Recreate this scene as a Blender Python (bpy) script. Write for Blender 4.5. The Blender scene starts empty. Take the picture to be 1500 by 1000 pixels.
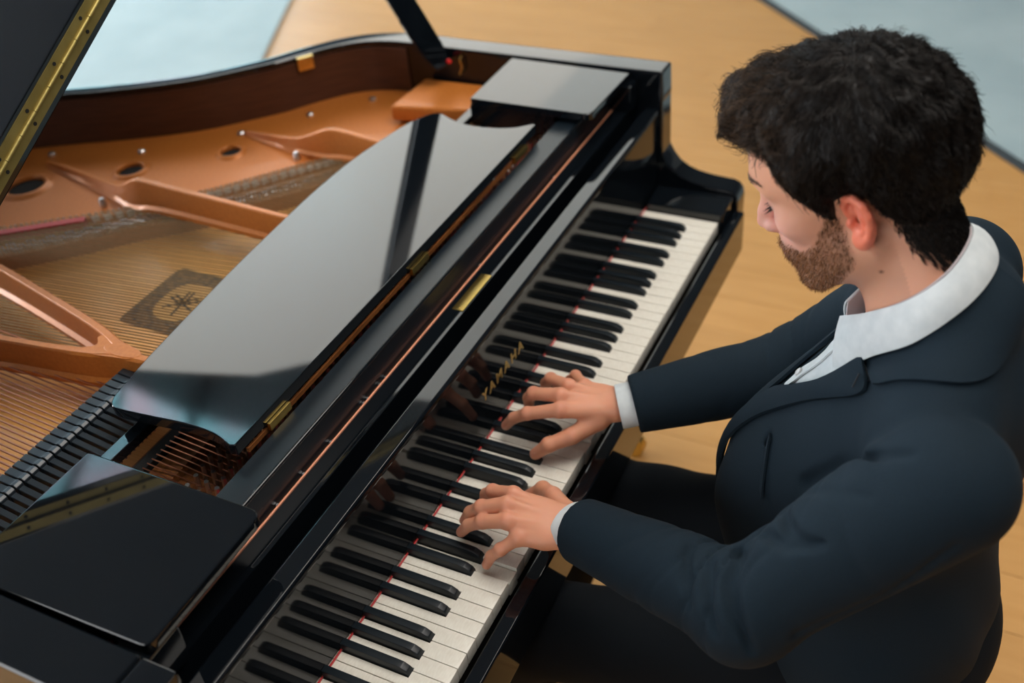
import bpy, bmesh, math, random
import numpy as np
from mathutils import Vector, Matrix

random.seed(7)
rng = np.random.default_rng(7)
scene = bpy.context.scene
COL = scene.collection

# ------------------------------------------------------------------ camera
cam_d = bpy.data.cameras.new('camera')
cam = bpy.data.objects.new('camera', cam_d)
COL.objects.link(cam)
scene.camera = cam
cam_d.sensor_width = 36.0
cam_d.lens = 36.32
cam_d.clip_start = 0.05
_r = Vector((0.43458555, -0.89654408, -0.08569774))
_u = Vector((0.58999725, 0.21150975, 0.77920913))
_b = Vector((-0.68046943, -0.38919446, 0.62087763))
cam.matrix_world = Matrix(((_r.x, _u.x, _b.x, -1.03702864), (_r.y, _u.y, _b.y, -0.46315375),
                           (_r.z, _u.z, _b.z, 1.81286824), (0, 0, 0, 1)))
cam_d.dof.use_dof = True
cam_d.dof.focus_distance = 1.28
cam_d.dof.aperture_fstop = 2.8

# ------------------------------------------------------------------ world, exposure
world = bpy.data.worlds.new('world')
scene.world = world
world.use_nodes = True
world.node_tree.nodes['Background'].inputs[0].default_value = (0.55, 0.72, 0.9, 1)
world.node_tree.nodes['Background'].inputs[1].default_value = 1.0
scene.view_settings.view_transform = 'Standard'
scene.view_settings.look = 'None'
scene.view_settings.gamma = 1.0
scene.view_settings.use_curve_mapping = False
scene.view_settings.exposure = 0.72
scene.cycles.use_denoising = True
scene.cycles.max_bounces = 8
scene.cycles.sample_clamp_indirect = 6.0

WINDOW_GLOW = 7.0      # daylight seen through the tall windows, and base for the added fill panes
PANEL_GLOW = 1.3      # luminous ceiling
ADDED_LIGHT_GLOW = 3.6        # light panel added overhead to brighten keys and hands

# ------------------------------------------------------------------ materials
def mat(name, color=(0.5, 0.5, 0.5), rough=0.5, metal=0.0, coat=0.0, spec=0.5, sheen=0.0, sss=0.0, emit=None, emit_s=0.0):
    m = bpy.data.materials.new(name)
    m.use_nodes = True
    b = m.node_tree.nodes['Principled BSDF']
    b.inputs['Base Color'].default_value = (*color, 1)
    b.inputs['Roughness'].default_value = rough
    b.inputs['Metallic'].default_value = metal
    b.inputs['Coat Weight'].default_value = coat
    b.inputs['Coat Roughness'].default_value = 0.04
    b.inputs['Specular IOR Level'].default_value = spec
    b.inputs['Sheen Weight'].default_value = sheen
    b.inputs['Sheen Roughness'].default_value = 0.5
    if sss:
        b.inputs['Subsurface Weight'].default_value = sss
        b.inputs['Subsurface Radius'].default_value = (0.011, 0.004, 0.002)
        b.inputs['Subsurface Scale'].default_value = 1.0
    if emit:
        b.inputs['Emission Color'].default_value = (*emit, 1)
        b.inputs['Emission Strength'].default_value = emit_s
    return m

def nodes(m):
    return m.node_tree.nodes, m.node_tree.links, m.node_tree.nodes['Principled BSDF']

def noise_color(m, c1, c2, scale=(1, 1, 1), nscale=5.0, detail=4.0, bump=0.0, obj_random=0.0, lo=0.35, hi=0.65, bdist=0.002):
    n, l, b = nodes(m)
    tc = n.new('ShaderNodeTexCoord'); mp = n.new('ShaderNodeMapping')
    mp.inputs['Scale'].default_value = scale
    l.new(tc.outputs['Object'], mp.inputs['Vector'])
    nz = n.new('ShaderNodeTexNoise'); nz.inputs['Scale'].default_value = nscale; nz.inputs['Detail'].default_value = detail
    vec = mp.outputs['Vector']
    if obj_random:
        oi = n.new('ShaderNodeObjectInfo'); ad = n.new('ShaderNodeVectorMath'); ad.operation = 'ADD'
        sc = n.new('ShaderNodeMath'); sc.operation = 'MULTIPLY'; sc.inputs[1].default_value = 37.0
        l.new(oi.outputs['Random'], sc.inputs[0]); l.new(vec, ad.inputs[0]); l.new(sc.outputs[0], ad.inputs[1])
        vec = ad.outputs[0]
    l.new(vec, nz.inputs['Vector'])
    cr = n.new('ShaderNodeValToRGB')
    cr.color_ramp.elements[0].color = (*c1, 1); cr.color_ramp.elements[1].color = (*c2, 1)
    cr.color_ramp.elements[0].position = lo; cr.color_ramp.elements[1].position = hi
    l.new(nz.outputs['Fac'], cr.inputs['Fac'])
    out = cr.outputs['Color']
    if obj_random:
        hs = n.new('ShaderNodeHueSaturation'); mr = n.new('ShaderNodeMapRange')
        mr.inputs['To Min'].default_value = 1 - obj_random; mr.inputs['To Max'].default_value = 1 + obj_random
        l.new(oi.outputs['Random'], mr.inputs['Value']); l.new(mr.outputs[0], hs.inputs['Value']); l.new(out, hs.inputs['Color'])
        out = hs.outputs['Color']
    l.new(out, b.inputs['Base Color'])
    if bump:
        bp = n.new('ShaderNodeBump'); bp.inputs['Strength'].default_value = bump; bp.inputs['Distance'].default_value = bdist
        l.new(nz.outputs['Fac'], bp.inputs['Height']); l.new(bp.outputs[0], b.inputs['Normal'])
    return m

M = {}
M['black'] = mat('black_piano_polish', (0.0035, 0.005, 0.007), 0.045, coat=0.2, spec=0.48)
M['fall'] = mat('fallboard_lacquer', (0.0035, 0.005, 0.007), 0.06, coat=0.0, spec=0.22)
M['satin'] = mat('black_satin_lacquer', (0.006, 0.011, 0.016), 0.33, spec=0.5)
M['white_key'] = noise_color(mat('ivory_key_top', rough=0.24, spec=0.5), (0.70, 0.66, 0.58), (0.76, 0.73, 0.65), (8, 30, 8), 12.0)
M['key_wood'] = noise_color(mat('key_stick_wood', rough=0.6), (0.45, 0.30, 0.16), (0.6, 0.42, 0.24), (3, 60, 3), 6.0)
M['ebony'] = mat('ebony_key', (0.005, 0.009, 0.013), 0.36, spec=0.35)
M['red_felt'] = noise_color(mat('red_felt', rough=0.95, sheen=0.4), (0.38, 0.010, 0.012), (0.55, 0.02, 0.02), (1, 1, 1), 400.0)
M['brass'] = noise_color(mat('brass', rough=0.28, metal=1.0), (0.62, 0.42, 0.11), (0.72, 0.52, 0.17), (1, 1, 1), 60.0)
M['hinge_brass'] = noise_color(mat('aged_brass', rough=0.5, metal=0.85), (0.33, 0.26, 0.085), (0.40, 0.32, 0.11), (1, 1, 1), 40.0)
M['gold_print'] = mat('gold_lettering', (0.55, 0.36, 0.11), 0.4, metal=0.6)
M['plate'] = noise_color(mat('bronze_iron_plate', rough=0.42, metal=0.25, coat=0.12), (0.50, 0.150, 0.022), (0.56, 0.180, 0.030), (1, 1, 1), 180.0, bump=0.1, bdist=0.0004)
M['dark'] = mat('shade_and_part_black', (0.004, 0.004, 0.004), 0.9)  # small dark parts, and shade painted into the plate holes
M['soundboard'] = noise_color(mat('spruce_soundboard', rough=0.4, coat=0.2), (0.80, 0.40, 0.105), (0.90, 0.50, 0.16), (160, 2, 1), 3.0)
M['mahogany'] = noise_color(mat('mahogany_rim_veneer', rough=0.38, coat=0.15), (0.055, 0.020, 0.012), (0.085, 0.032, 0.018), (3, 3, 70), 5.0)
M['brown_wood'] = noise_color(mat('action_rail_wood', rough=0.45), (0.16, 0.055, 0.014), (0.24, 0.085, 0.022), (4, 50, 50), 4.0)
M['copper_edge'] = mat('copper_coloured_trim', (0.78, 0.33, 0.20), 0.45, metal=0.1)
M['bridge'] = noise_color(mat('maple_bridge', rough=0.5), (0.36, 0.15, 0.06), (0.45, 0.21, 0.09), (30, 30, 30), 4.0)
M['steel'] = mat('steel', (0.60, 0.60, 0.62), 0.28, metal=1.0)
M['string'] = mat('steel_wire', (0.26, 0.165, 0.075), 0.5, metal=0.7)
M['copper_string'] = mat('copper_wound_wire', (0.46, 0.20, 0.12), 0.38, metal=1.0)
M['white_felt'] = mat('white_felt', (0.86, 0.85, 0.82), 0.7)
M['damper'] = mat('damper_head_lacquer', (0.020, 0.028, 0.036), 0.3, spec=0.5)
M['decal_dark'] = noise_color(mat('crest_print_dark', rough=0.5), (0.05, 0.055, 0.05), (0.26, 0.16, 0.07), (1, 1, 1), 130.0)
M['decal_gold'] = mat('crest_print_gold', (0.62, 0.36, 0.12), 0.45)
M['decal_ink'] = mat('crest_print_ink', (0.035, 0.04, 0.035), 0.5)
M['red_plastic'] = mat('red_tip', (0.65, 0.02, 0.02), 0.4)
M['jacket'] = noise_color(mat('navy_suit_wool', rough=0.85, sheen=0.0, spec=0.2), (0.0048, 0.0122, 0.0200), (0.0068, 0.0164, 0.0262), (1, 1, 1), 900.0, bump=0.25, bdist=0.0004)
M['trouser'] = noise_color(mat('dark_trouser_wool', rough=0.9, spec=0.2), (0.0030, 0.0048, 0.0070), (0.0045, 0.0068, 0.0096), (1, 1, 1), 900.0)
M['shirt'] = noise_color(mat('white_shirt_cotton', rough=0.85, spec=0.3), (0.53, 0.57, 0.59), (0.60, 0.635, 0.65), (1, 1, 1), 60.0)
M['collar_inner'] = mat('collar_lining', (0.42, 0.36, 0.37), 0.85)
M['button'] = mat('shirt_button', (0.62, 0.62, 0.62), 0.3)
M['dark_button'] = mat('dark_button', (0.02, 0.022, 0.025), 0.35)
M['shoe'] = mat('black_shoe_leather', (0.008, 0.007, 0.007), 0.3)
M['bench'] = mat('black_bench_leather', (0.008, 0.008, 0.009), 0.45)
M['nail'] = mat('fingernail', (0.76, 0.47, 0.38), 0.25, sss=0.1)
M['mole'] = mat('mole', (0.10, 0.035, 0.02), 0.6)
M['lash'] = mat('eyelash', (0.02, 0.013, 0.010), 0.6)

def attr_mat(name, rough, sss=0.0, spec=0.5, attr='Col'):
    m = mat(name, rough=rough, sss=sss, spec=spec)
    n, l, b = nodes(m)
    a = n.new('ShaderNodeAttribute'); a.attribute_name = attr
    l.new(a.outputs['Color'], b.inputs['Base Color'])
    return m
M['skin'] = attr_mat('skin', 0.48, sss=0.22, spec=0.4)
n, l, b = nodes(M['skin'])
_tc = n.new('ShaderNodeTexCoord'); _nz = n.new('ShaderNodeTexNoise'); _nz.inputs['Scale'].default_value = 420; _nz.inputs['Detail'].default_value = 3
_bp = n.new('ShaderNodeBump'); _bp.inputs['Strength'].default_value = 0.12; _bp.inputs['Distance'].default_value = 0.0006
l.new(_tc.outputs['Object'], _nz.inputs['Vector']); l.new(_nz.outputs['Fac'], _bp.inputs['Height']); l.new(_bp.outputs[0], b.inputs['Normal'])
M['hair'] = attr_mat('dark_brown_hair', 0.5, spec=0.22)
M['beard'] = attr_mat('auburn_beard', 0.5, spec=0.3)

# ------------------------------------------------------------------ builders
def link(o, parent=None, label=None, cat=None, group=None, kind=None):
    COL.objects.link(o)
    if parent: o.parent = parent
    if label: o['label'] = label
    if cat: o['category'] = cat
    if group: o['group'] = group
    if kind: o['kind'] = kind
    return o

def mesh_obj(name, V, F, m, parent=None, smooth=False, angle=None, **kw):
    me = bpy.data.meshes.new(name)
    me.from_pydata([tuple(v) for v in V], [], [tuple(f) for f in F])
    me.update()
    ms = m if isinstance(m, (list, tuple)) else [m]
    for x in ms: me.materials.append(x)
    o = bpy.data.objects.new(name, me)
    if smooth:
        me.polygons.foreach_set('use_smooth', [True] * len(me.polygons))
        if angle: me.set_sharp_from_angle(angle=math.radians(angle))
    return link(o, parent, **kw)

def bm_obj(name, bm, m, parent=None, smooth=True, angle=35, **kw):
    bmesh.ops.recalc_face_normals(bm, faces=bm.faces)
    me = bpy.data.meshes.new(name)
    bm.to_mesh(me); bm.free()
    me.materials.append(m)
    if smooth:
        me.polygons.foreach_set('use_smooth', [True] * len(me.polygons))
        me.set_sharp_from_angle(angle=math.radians(angle))
    o = bpy.data.objects.new(name, me)
    if smooth:
        w_ = o.modifiers.new('weighted', 'WEIGHTED_NORMAL'); w_.keep_sharp = True; w_.weight = 80
    return link(o, parent, **kw)

def bevel_all(bm, w, segs=2, ang=25):
    if w <= 0: return
    es = [e for e in bm.edges if len(e.link_faces) == 2 and e.calc_face_angle(0) > math.radians(ang)]
    bmesh.ops.bevel(bm, geom=es, offset=w, segments=segs, profile=0.6, affect='EDGES', clamp_overlap=True)

def add_prism(bm, poly, axis, a, b):
    """extrude a 2D polygon along an axis: 'x' poly=(y,z); 'y' poly=(x,z); 'z' poly=(x,y)"""
    def p3(q, t):
        return {'x': (t, q[0], q[1]), 'y': (q[0], t, q[1]), 'z': (q[0], q[1], t)}[axis]
    va = [bm.verts.new(p3(q, a)) for q in poly]; vb = [bm.verts.new(p3(q, b)) for q in poly]
    n = len(poly)
    bm.faces.new(va); bm.faces.new(vb[::-1])
    for i in range(n):
        bm.faces.new((va[i], vb[i], vb[(i + 1) % n], va[(i + 1) % n]))

def prism(name, poly, axis, a, b, m, parent=None, bevel=0.0, segs=2, angle=35, ang=25, **kw):
    bm = bmesh.new(); add_prism(bm, poly, axis, a, b)
    bmesh.ops.recalc_face_normals(bm, faces=bm.faces)
    bevel_all(bm, bevel, segs, ang)
    return bm_obj(name, bm, m, parent, angle=angle, **kw)

def box(name, x0, x1, y0, y1, z0, z1, m, parent=None, bevel=0.0, segs=2, **kw):
    return prism(name, [(x0, y0), (x1, y0), (x1, y1), (x0, y1)], 'z', z0, z1, m, parent, bevel, segs, **kw)

def tube_data(path, rad, ns=8, cap=True, squash=None):
    path = [Vector(p) for p in path]; n = len(path)
    rad = [rad] * n if isinstance(rad, (int, float)) else rad
    V, F = [], []
    t0 = (path[1] - path[0]).normalized()
    ref = Vector((0, 0, 1)) if abs(t0.z) < 0.9 else Vector((1, 0, 0))
    nrm = t0.cross(ref).normalized()
    for i in range(n):
        t = (path[min(i + 1, n - 1)] - path[max(i - 1, 0)]).normalized()
        nrm = (nrm - t * nrm.dot(t)).normalized(); bn = t.cross(nrm)
        for k in range(ns):
            a = 2 * math.pi * k / ns
            V.append(path[i] + (nrm * math.cos(a) + bn * math.sin(a)) * rad[i])
    for i in range(n - 1):
        for k in range(ns):
            F.append((i * ns + k, i * ns + (k + 1) % ns, (i + 1) * ns + (k + 1) % ns, (i + 1) * ns + k))
    if cap:
        F.append(tuple(range(ns - 1, -1, -1))); F.append(tuple((n - 1) * ns + k for k in range(ns)))
    return V, F

def tube(name, path, rad, m, parent=None, ns=10, **kw):
    V, F = tube_data(path, rad, ns)
    return mesh_obj(name, V, F, m, parent, smooth=True, angle=50, **kw)

class Acc:
    """collects several small solids into one mesh"""
    def __init__(s): s.V, s.F = [], []
    def add(s, V, F):
        o = len(s.V); s.V += [tuple(v) for v in V]; s.F += [tuple(i + o for i in f) for f in F]
    def tube(s, path, rad, ns=6, cap=True): s.add(*tube_data(path, rad, ns, cap))
    def box(s, c, h, rz=0.0):
        c = Vector(c); R = Matrix.Rotation(rz, 3, 'Z')
        V = [c + R @ Vector((sx * h[0], sy * h[1], sz * h[2])) for sx in (-1, 1) for sy in (-1, 1) for sz in (-1, 1)]
        s.add(V, [(0, 1, 3, 2), (4, 6, 7, 5), (0, 4, 5, 1), (2, 3, 7, 6), (0, 2, 6, 4), (1, 5, 7, 3)])
    def build(s, name, m, parent=None, **kw): return mesh_obj(name, s.V, s.F, m, parent, smooth=True, angle=40, **kw)

def empty(name, loc, label, cat, group=None):
    o = bpy.data.objects.new(name, None); o.location = loc; o.empty_display_size = 0.1
    return link(o, None, label, cat, group)

def child_keep(parent):
    """parts are modelled in world space; undo the parent's offset"""
    bpy.context.view_layer.update()
    inv = parent.matrix_world.inverted()
    for c in parent.children:
        c.matrix_parent_inverse = inv

def disc_data(c, r, h, ns=16, dome=0.0):
    V, F = [], []
    rings = [(r, 0), (r, h * 0.7), (r * 0.75, h), ]
    for rr, z in rings:
        for k in range(ns):
            a = 2 * math.pi * k / ns; V.append((c[0] + rr * math.cos(a), c[1] + rr * math.sin(a), c[2] + z))
    for i in range(len(rings) - 1):
        for k in range(ns): F.append((i * ns + k, i * ns + (k + 1) % ns, (i + 1) * ns + (k + 1) % ns, (i + 1) * ns + k))
    F.append(tuple((len(rings) - 1) * ns + k for k in range(ns))); F.append(tuple(range(ns - 1, -1, -1)))
    return V, F

def smooth_line(pts, n):
    """Catmull-Rom resample of a polyline"""
    P = [np.array(p, float) for p in pts]
    P = [2 * P[0] - P[1]] + P + [2 * P[-1] - P[-2]]
    segs = len(P) - 3; out = []
    for i in range(n):
        t = i / (n - 1) * segs; k = min(int(t), segs - 1); u = t - k
        a, b_, c, d = P[k:k + 4]
        out.append(0.5 * ((2 * b_) + (c - a) * u + (2 * a - 5 * b_ + 4 * c - d) * u * u + (3 * b_ - a - 3 * c + d) * u ** 3))
    return out
# ------------------------------------------------------------------ the room
M['floor'] = noise_color(mat('oiled_maple_floor', rough=0.5, spec=0.35), (0.50, 0.255, 0.078), (0.55, 0.29, 0.096), (22, 2.5, 1), 1.6, obj_random=0.03)
M['wall'] = noise_color(mat('grey_plaster_wall', rough=0.9), (0.50, 0.51, 0.50), (0.54, 0.55, 0.54), (1, 1, 1), 3.0)
M['ceiling'] = noise_color(mat('ceiling_paint', rough=0.9), (0.085, 0.095, 0.11), (0.10, 0.11, 0.125), (1, 1, 1), 3.0)
M['carpet'] = noise_color(mat('carpet_and_floor_reflection', rough=0.95, sheen=0.2), (0.29, 0.38, 0.40), (0.35, 0.44, 0.455), (1, 1, 1), 2.5)  # carpet, and the sheet standing for window reflection on the floor
M['carpet_edge'] = mat('dark_carpet_binding', (0.03, 0.04, 0.045), 0.9)
M['window'] = mat('bright_daylight_pane', (0.8, 0.9, 1.0), 0.3, emit=(0.78, 0.92, 1.0), emit_s=WINDOW_GLOW)
M['window_b'] = mat('added_face_fill_pane', (0.8, 0.9, 1.0), 0.3, emit=(0.88, 0.95, 1.0), emit_s=WINDOW_GLOW * 1.5)  # glow of the pane added to fill the face
M['frame'] = mat('window_frame_paint', (0.55, 0.55, 0.55), 0.5)
M['panel'] = mat('ceiling_panel_diffuser', (0.9, 0.9, 0.9), 0.4, emit=(1.0, 0.93, 0.82), emit_s=PANEL_GLOW)
M['panel_dim'] = mat('dim_ceiling_diffuser', (0.9, 0.9, 0.9), 0.4, emit=(0.95, 0.95, 0.88), emit_s=PANEL_GLOW * 0.75)
M['added_light'] = mat('added_light_panel', (0.9, 0.9, 0.9), 0.4, emit=(1.0, 0.95, 0.88), emit_s=ADDED_LIGHT_GLOW)
X0, X1, Y0, Y1, ZC = -4.0, 7.0, -4.0, 7.5, 3.6

floor = mesh_obj('floor', [(X0, Y0, -0.004), (X1, Y0, -0.004), (X1, Y1, -0.004), (X0, Y1, -0.004), (X0, Y0, -0.1), (X1, Y0, -0.1), (X1, Y1, -0.1), (X0, Y1, -0.1)],
                 [(0, 1, 2, 3), (7, 6, 5, 4), (0, 4, 5, 1), (1, 5, 6, 2), (2, 6, 7, 3), (3, 7, 4, 0)], M['floor'], kind='structure')
# boards of the floor: one shared mesh, laid side by side where the photograph sees the floor
pw, pl = 0.15, 1.8
bm = bmesh.new(); add_prism(bm, [(0.0008, 0.0008), (pw - 0.0008, 0.0008), (pw - 0.0008, pl - 0.0008), (0.0008, pl - 0.0008)], 'z', -0.012, 0.0)
bmesh.ops.recalc_face_normals(bm, faces=bm.faces)
_pm = bpy.data.meshes.new('floor_board'); bm.to_mesh(_pm); bm.free(); _pm.materials.append(M['floor'])
_k = 0
for ix in range(int((5.6 + 0.6) / pw)):
    x = -0.6 + ix * pw
    off = (ix * 0.731) % pl
    for iy in range(-2, 4):
        y = iy * pl + off - 1.0
        if y + pl < -1.7 or y > 3.9: continue
        if _k >= 290: break
        o = bpy.data.objects.new('floor_board', _pm); o.location = (x, y, 0); link(o, floor); _k += 1

def wall(name, V, m='wall'):
    return mesh_obj(name, V, [(0, 1, 2, 3), (7, 6, 5, 4), (0, 4, 5, 1), (1, 5, 6, 2), (2, 6, 7, 3), (3, 7, 4, 0)], M[m], kind='structure')
def slab(name, x0, x1, y0, y1, z0, z1, m='wall'):
    return wall(name, [(x0, y0, z1), (x1, y0, z1), (x1, y1, z1), (x0, y1, z1), (x0, y0, z0), (x1, y0, z0), (x1, y1, z0), (x0, y1, z0)], m)
slab('wall_left', X0 - 0.1, X1 + 0.1, Y1, Y1 + 0.1, -0.1, ZC)
slab('wall_far', X1, X1 + 0.1, Y0, Y1, -0.1, ZC)
M['dark_wall'] = noise_color(mat('fill_cutting_wall', rough=0.95), (0.06, 0.065, 0.075), (0.08, 0.085, 0.095), (8, 8, 1), 3.0)  # unseen walls coloured dark to cut fill from the camera side
slab('wall_right', X0 - 0.1, X1 + 0.1, Y0 - 0.1, Y0, -0.1, ZC, 'dark_wall')
slab('wall_near', X0 - 0.1, X0, Y0, Y1, -0.1, ZC, 'dark_wall')
ceiling = slab('ceiling', X0 - 0.1, X1 + 0.1, Y0 - 0.1, Y1 + 0.1, ZC, ZC + 0.1, 'ceiling')

def window(idx, axis, pos, a0, a1, z0, z1, bars, wm='window'):
    """a bright window set on a wall: pane, frame and glazing bars"""
    if axis == 'x':
        pane = slab('window_%d' % idx, pos - 0.02, pos - 0.005, a0, a1, z0, z1, wm)
        mk = lambda u0, u1, w0, w1: box('window_frame', pos - 0.06, pos, u0, u1, w0, w1, M['frame'], pane, 0.004)
    else:
        pane = slab('window_%d' % idx, a0, a1, pos - 0.02, pos - 0.005, z0, z1, wm)
        mk = lambda u0, u1, w0, w1: box('window_frame', u0, u1, pos - 0.06, pos, w0, w1, M['frame'], pane, 0.004)
    mk(a0 - 0.08, a1 + 0.08, z0 - 0.08, z0); mk(a0 - 0.08, a1 + 0.08, z1, z1 + 0.08)
    mk(a0 - 0.08, a0, z0, z1); mk(a1, a1 + 0.08, z0, z1)
    for k in range(1, bars):
        u = a0 + (a1 - a0) * k / bars; mk(u - 0.025, u + 0.025, z0, z1)
window(1, 'y', Y1, 4.9, 6.9, 0.6, 2.5, 2)
window(5, 'y', Y1, -3.6, 1.4, 0.8, 3.3, 4, 'window_b')  # made-up window, added as fill light on the face
window(2, 'x', X1, 6.2, 7.4, 0.6, 2.5, 1)
M['window_c'] = mat('added_near_fill_pane', (0.8, 0.9, 1.0), 0.3, emit=(1.0, 0.97, 0.94), emit_s=WINDOW_GLOW * 0.26)
slab_n = slab('window_6', X0 + 0.005, X0 + 0.02, -0.6, 3.4, 1.1, 3.2, 'window_c')  # made-up window behind the camera, added as fill on the near cheek
for (u0, u1, w0, w1) in ((-0.68, 3.48, 1.02, 1.1), (-0.68, 3.48, 3.2, 3.28), (-0.68, -0.6, 1.1, 3.2), (3.4, 3.48, 1.1, 3.2), (0.70, 0.76, 1.1, 3.2), (2.04, 2.10, 1.1, 3.2)):
    box('window_frame', X0, X0 + 0.06, u0, u1, w0, w1, M['frame'], slab_n, 0.004)
# luminous ceiling over the far side of the hall, in two fields
def ceiling_field(idx, x0, x1, y0, y1, m):
    p = slab('window_%d' % idx, x0, x1, y0, y1, ZC - 0.03, ZC - 0.012, m)
    for x in (x0 - 0.04, x1): box('window_frame', x, x + 0.04, y0 - 0.04, y1 + 0.04, ZC - 0.06, ZC, M['frame'], p, 0.004)
    y = y1 if idx == 3 else y0 - 0.04
    box('window_frame', x0, x1, y, y + 0.04, ZC - 0.06, ZC, M['frame'], p, 0.004)
ceiling_field(3, 2.0, 6.7, 2.70, 4.6, 'panel')
ceiling_field(4, 2.0, 6.7, 1.60, 2.70, 'panel_dim')
# unseen square light panel, added above the player to brighten keys and hands
lx, ly, lw = 0.55, -0.75, 1.1
box('added_light_panel', lx - lw, lx + lw, ly - lw, ly + lw, ZC - 0.035, ZC - 0.02, M['added_light'], ceiling)
for (a0, a1, b0, b1) in ((-lw - .03, lw + .03, -lw - .03, -lw), (-lw - .03, lw + .03, lw, lw + .03), (-lw - .03, -lw, -lw, lw), (lw, lw + .03, -lw, lw)):
    box('added_light_frame', lx + a0, lx + a1, ly + b0, ly + b1, ZC - 0.04, ZC, M['frame'], ceiling, 0.003)

# pale carpet behind the player; pale sheet behind the piano stands for window reflection
def carpet(poly, label, edge=None):
    bm = bmesh.new(); add_prism(bm, poly, 'z', 0.001, 0.013)
    bmesh.ops.recalc_face_normals(bm, faces=bm.faces); bevel_all(bm, 0.003, 1)
    o = bm_obj('carpet', bm, M['carpet'], None, label=label, cat='carpet')
    if edge:
        a, b_ = Vector(edge[0]), Vector(edge[1]); d = (b_ - a).normalized(); nn = Vector((-d.y, d.x)) * 0.028
        e = prism('binding', [a, b_, b_ + nn, a + nn], 'z', 0.001, 0.017, M['carpet_edge'], o, 0.003)
    return o
carpet([(2.20, 2.535), (3.60, 3.20), (6.9, 4.75), (6.9, 7.4), (0.2, 7.4), (0.2, 2.6), (1.2, 2.05)], 'pale blue-grey window reflection laid as a sheet behind the open tail of the piano')  # flat sheet coloured as window light reflected on the floor
carpet([(1.30, -1.51), (3.586, 0.698), (6.9, 3.9), (6.9, -3.9), (1.3, -3.9)], 'pale blue-grey carpet with dark edge behind the player\'s head', ((6.9, 3.9), (1.30, -1.51)))


# the view through the tall windows: pale sky with pink and turquoise patches
n, l, b = nodes(M['window'])
tc = n.new('ShaderNodeTexCoord'); nz = n.new('ShaderNodeTexNoise'); nz.inputs['Scale'].default_value = 1.1; nz.inputs['Detail'].default_value = 1.0
cr = n.new('ShaderNodeValToRGB'); cr.color_ramp.elements[0].color = (0.30, 0.85, 0.95, 1); cr.color_ramp.elements[1].color = (1.0, 0.80, 0.95, 1)
cr.color_ramp.elements[0].position = 0.42; cr.color_ramp.elements[1].position = 0.56
l.new(tc.outputs['Object'], nz.inputs['Vector']); l.new(nz.outputs['Fac'], cr.inputs['Fac']); l.new(cr.outputs['Color'], b.inputs['Emission Color'])
# ------------------------------------------------------------------ the grand piano
piano = empty('grand_piano', (0.0, 0.2, 0.0), 'polished black grand piano with raised lid and bronze iron frame inside', 'piano')
KT = 0.73                                  # height of the white key tops
RT = 0.985                                 # top of the rim

def offset_poly(P, d):
    P = [np.array(p, float) for p in P]; out = []
    for i in range(len(P)):
        a = P[max(i - 1, 0)]; b_ = P[min(i + 1, len(P) - 1)]
        t = (b_ - a) / (np.linalg.norm(b_ - a) + 1e-9); out.append(P[i] + np.array([-t[1], t[0]]) * d)
    return out
curve = smooth_line([(0.74, 0.60), (0.742, 0.70), (0.722, 0.785), (0.678, 0.851), (0.608, 0.908), (0.550, 0.945), (0.500, 0.987), (0.449, 1.036), (0.408, 1.091),
                     (0.372, 1.15), (0.338, 1.212), (0.300, 1.29), (0.245, 1.38), (0.15, 1.46), (0.0, 1.51), (-0.30, 1.53), (-0.55, 1.51), (-0.70, 1.43), (-0.755, 1.28)], 70)
outer = [np.array((0.740, 0.139)), np.array((0.740, 0.40))] + curve + [np.array((-0.755, 0.80)), np.array((-0.755, 0.185))]
_full = offset_poly(outer, 1.0)
inner = [p + (q - p) * (0.053 - 0.023 * float(np.clip((p[1] - 0.70) / 0.30, 0, 1)) * float(p[0] > -0.2) ) for p, q in zip(outer, _full)]
inner[0] = np.array((0.687, 0.139)); inner[1] = np.array((0.687, 0.40)); inner[-1] = np.array((-0.690, 0.185)); inner[-2] = np.array((-0.690, 0.80))
ring = [tuple(p) for p in outer] + [tuple(p) for p in inner[::-1]]
# rim: closed band with rounded top edges
def band(name, A, B, z0, z1, m, parent, bevel, **kw):
    bm = bmesh.new(); n = len(A)
    a0 = [bm.verts.new((p[0], p[1], z0)) for p in A]; a1 = [bm.verts.new((p[0], p[1], z1)) for p in A]
    b0 = [bm.verts.new((p[0], p[1], z0)) for p in B]; b1 = [bm.verts.new((p[0], p[1], z1)) for p in B]
    for i in range(n - 1):
        bm.faces.new((a0[i], a0[i + 1], a1[i + 1], a1[i])); bm.faces.new((b0[i + 1], b0[i], b1[i], b1[i + 1]))
        bm.faces.new((a1[i], a1[i + 1], b1[i + 1], b1[i])); bm.faces.new((a0[i + 1], a0[i], b0[i], b0[i + 1]))
    for i in (0, n - 1):
        f = (a0[i], a1[i], b1[i], b0[i]); bm.faces.new(f if i == 0 else f[::-1])
    bmesh.ops.recalc_face_normals(bm, faces=bm.faces); bevel_all(bm, bevel, 3, 50)
    return bm_obj(name, bm, m, parent, angle=30, **kw)
rim = band('rim', outer, inner, 0.64, RT, M['black'], piano, 0.006)
# veneer lining inside the curved part of the rim
lin_o = offset_poly(inner, 0.0003)[6:-1]; lin_i = offset_poly(inner, 0.004)[6:-1]
band('rim_lining', lin_o, lin_i, 0.86, RT - 0.012, M['mahogany'], piano, 0)
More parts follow.
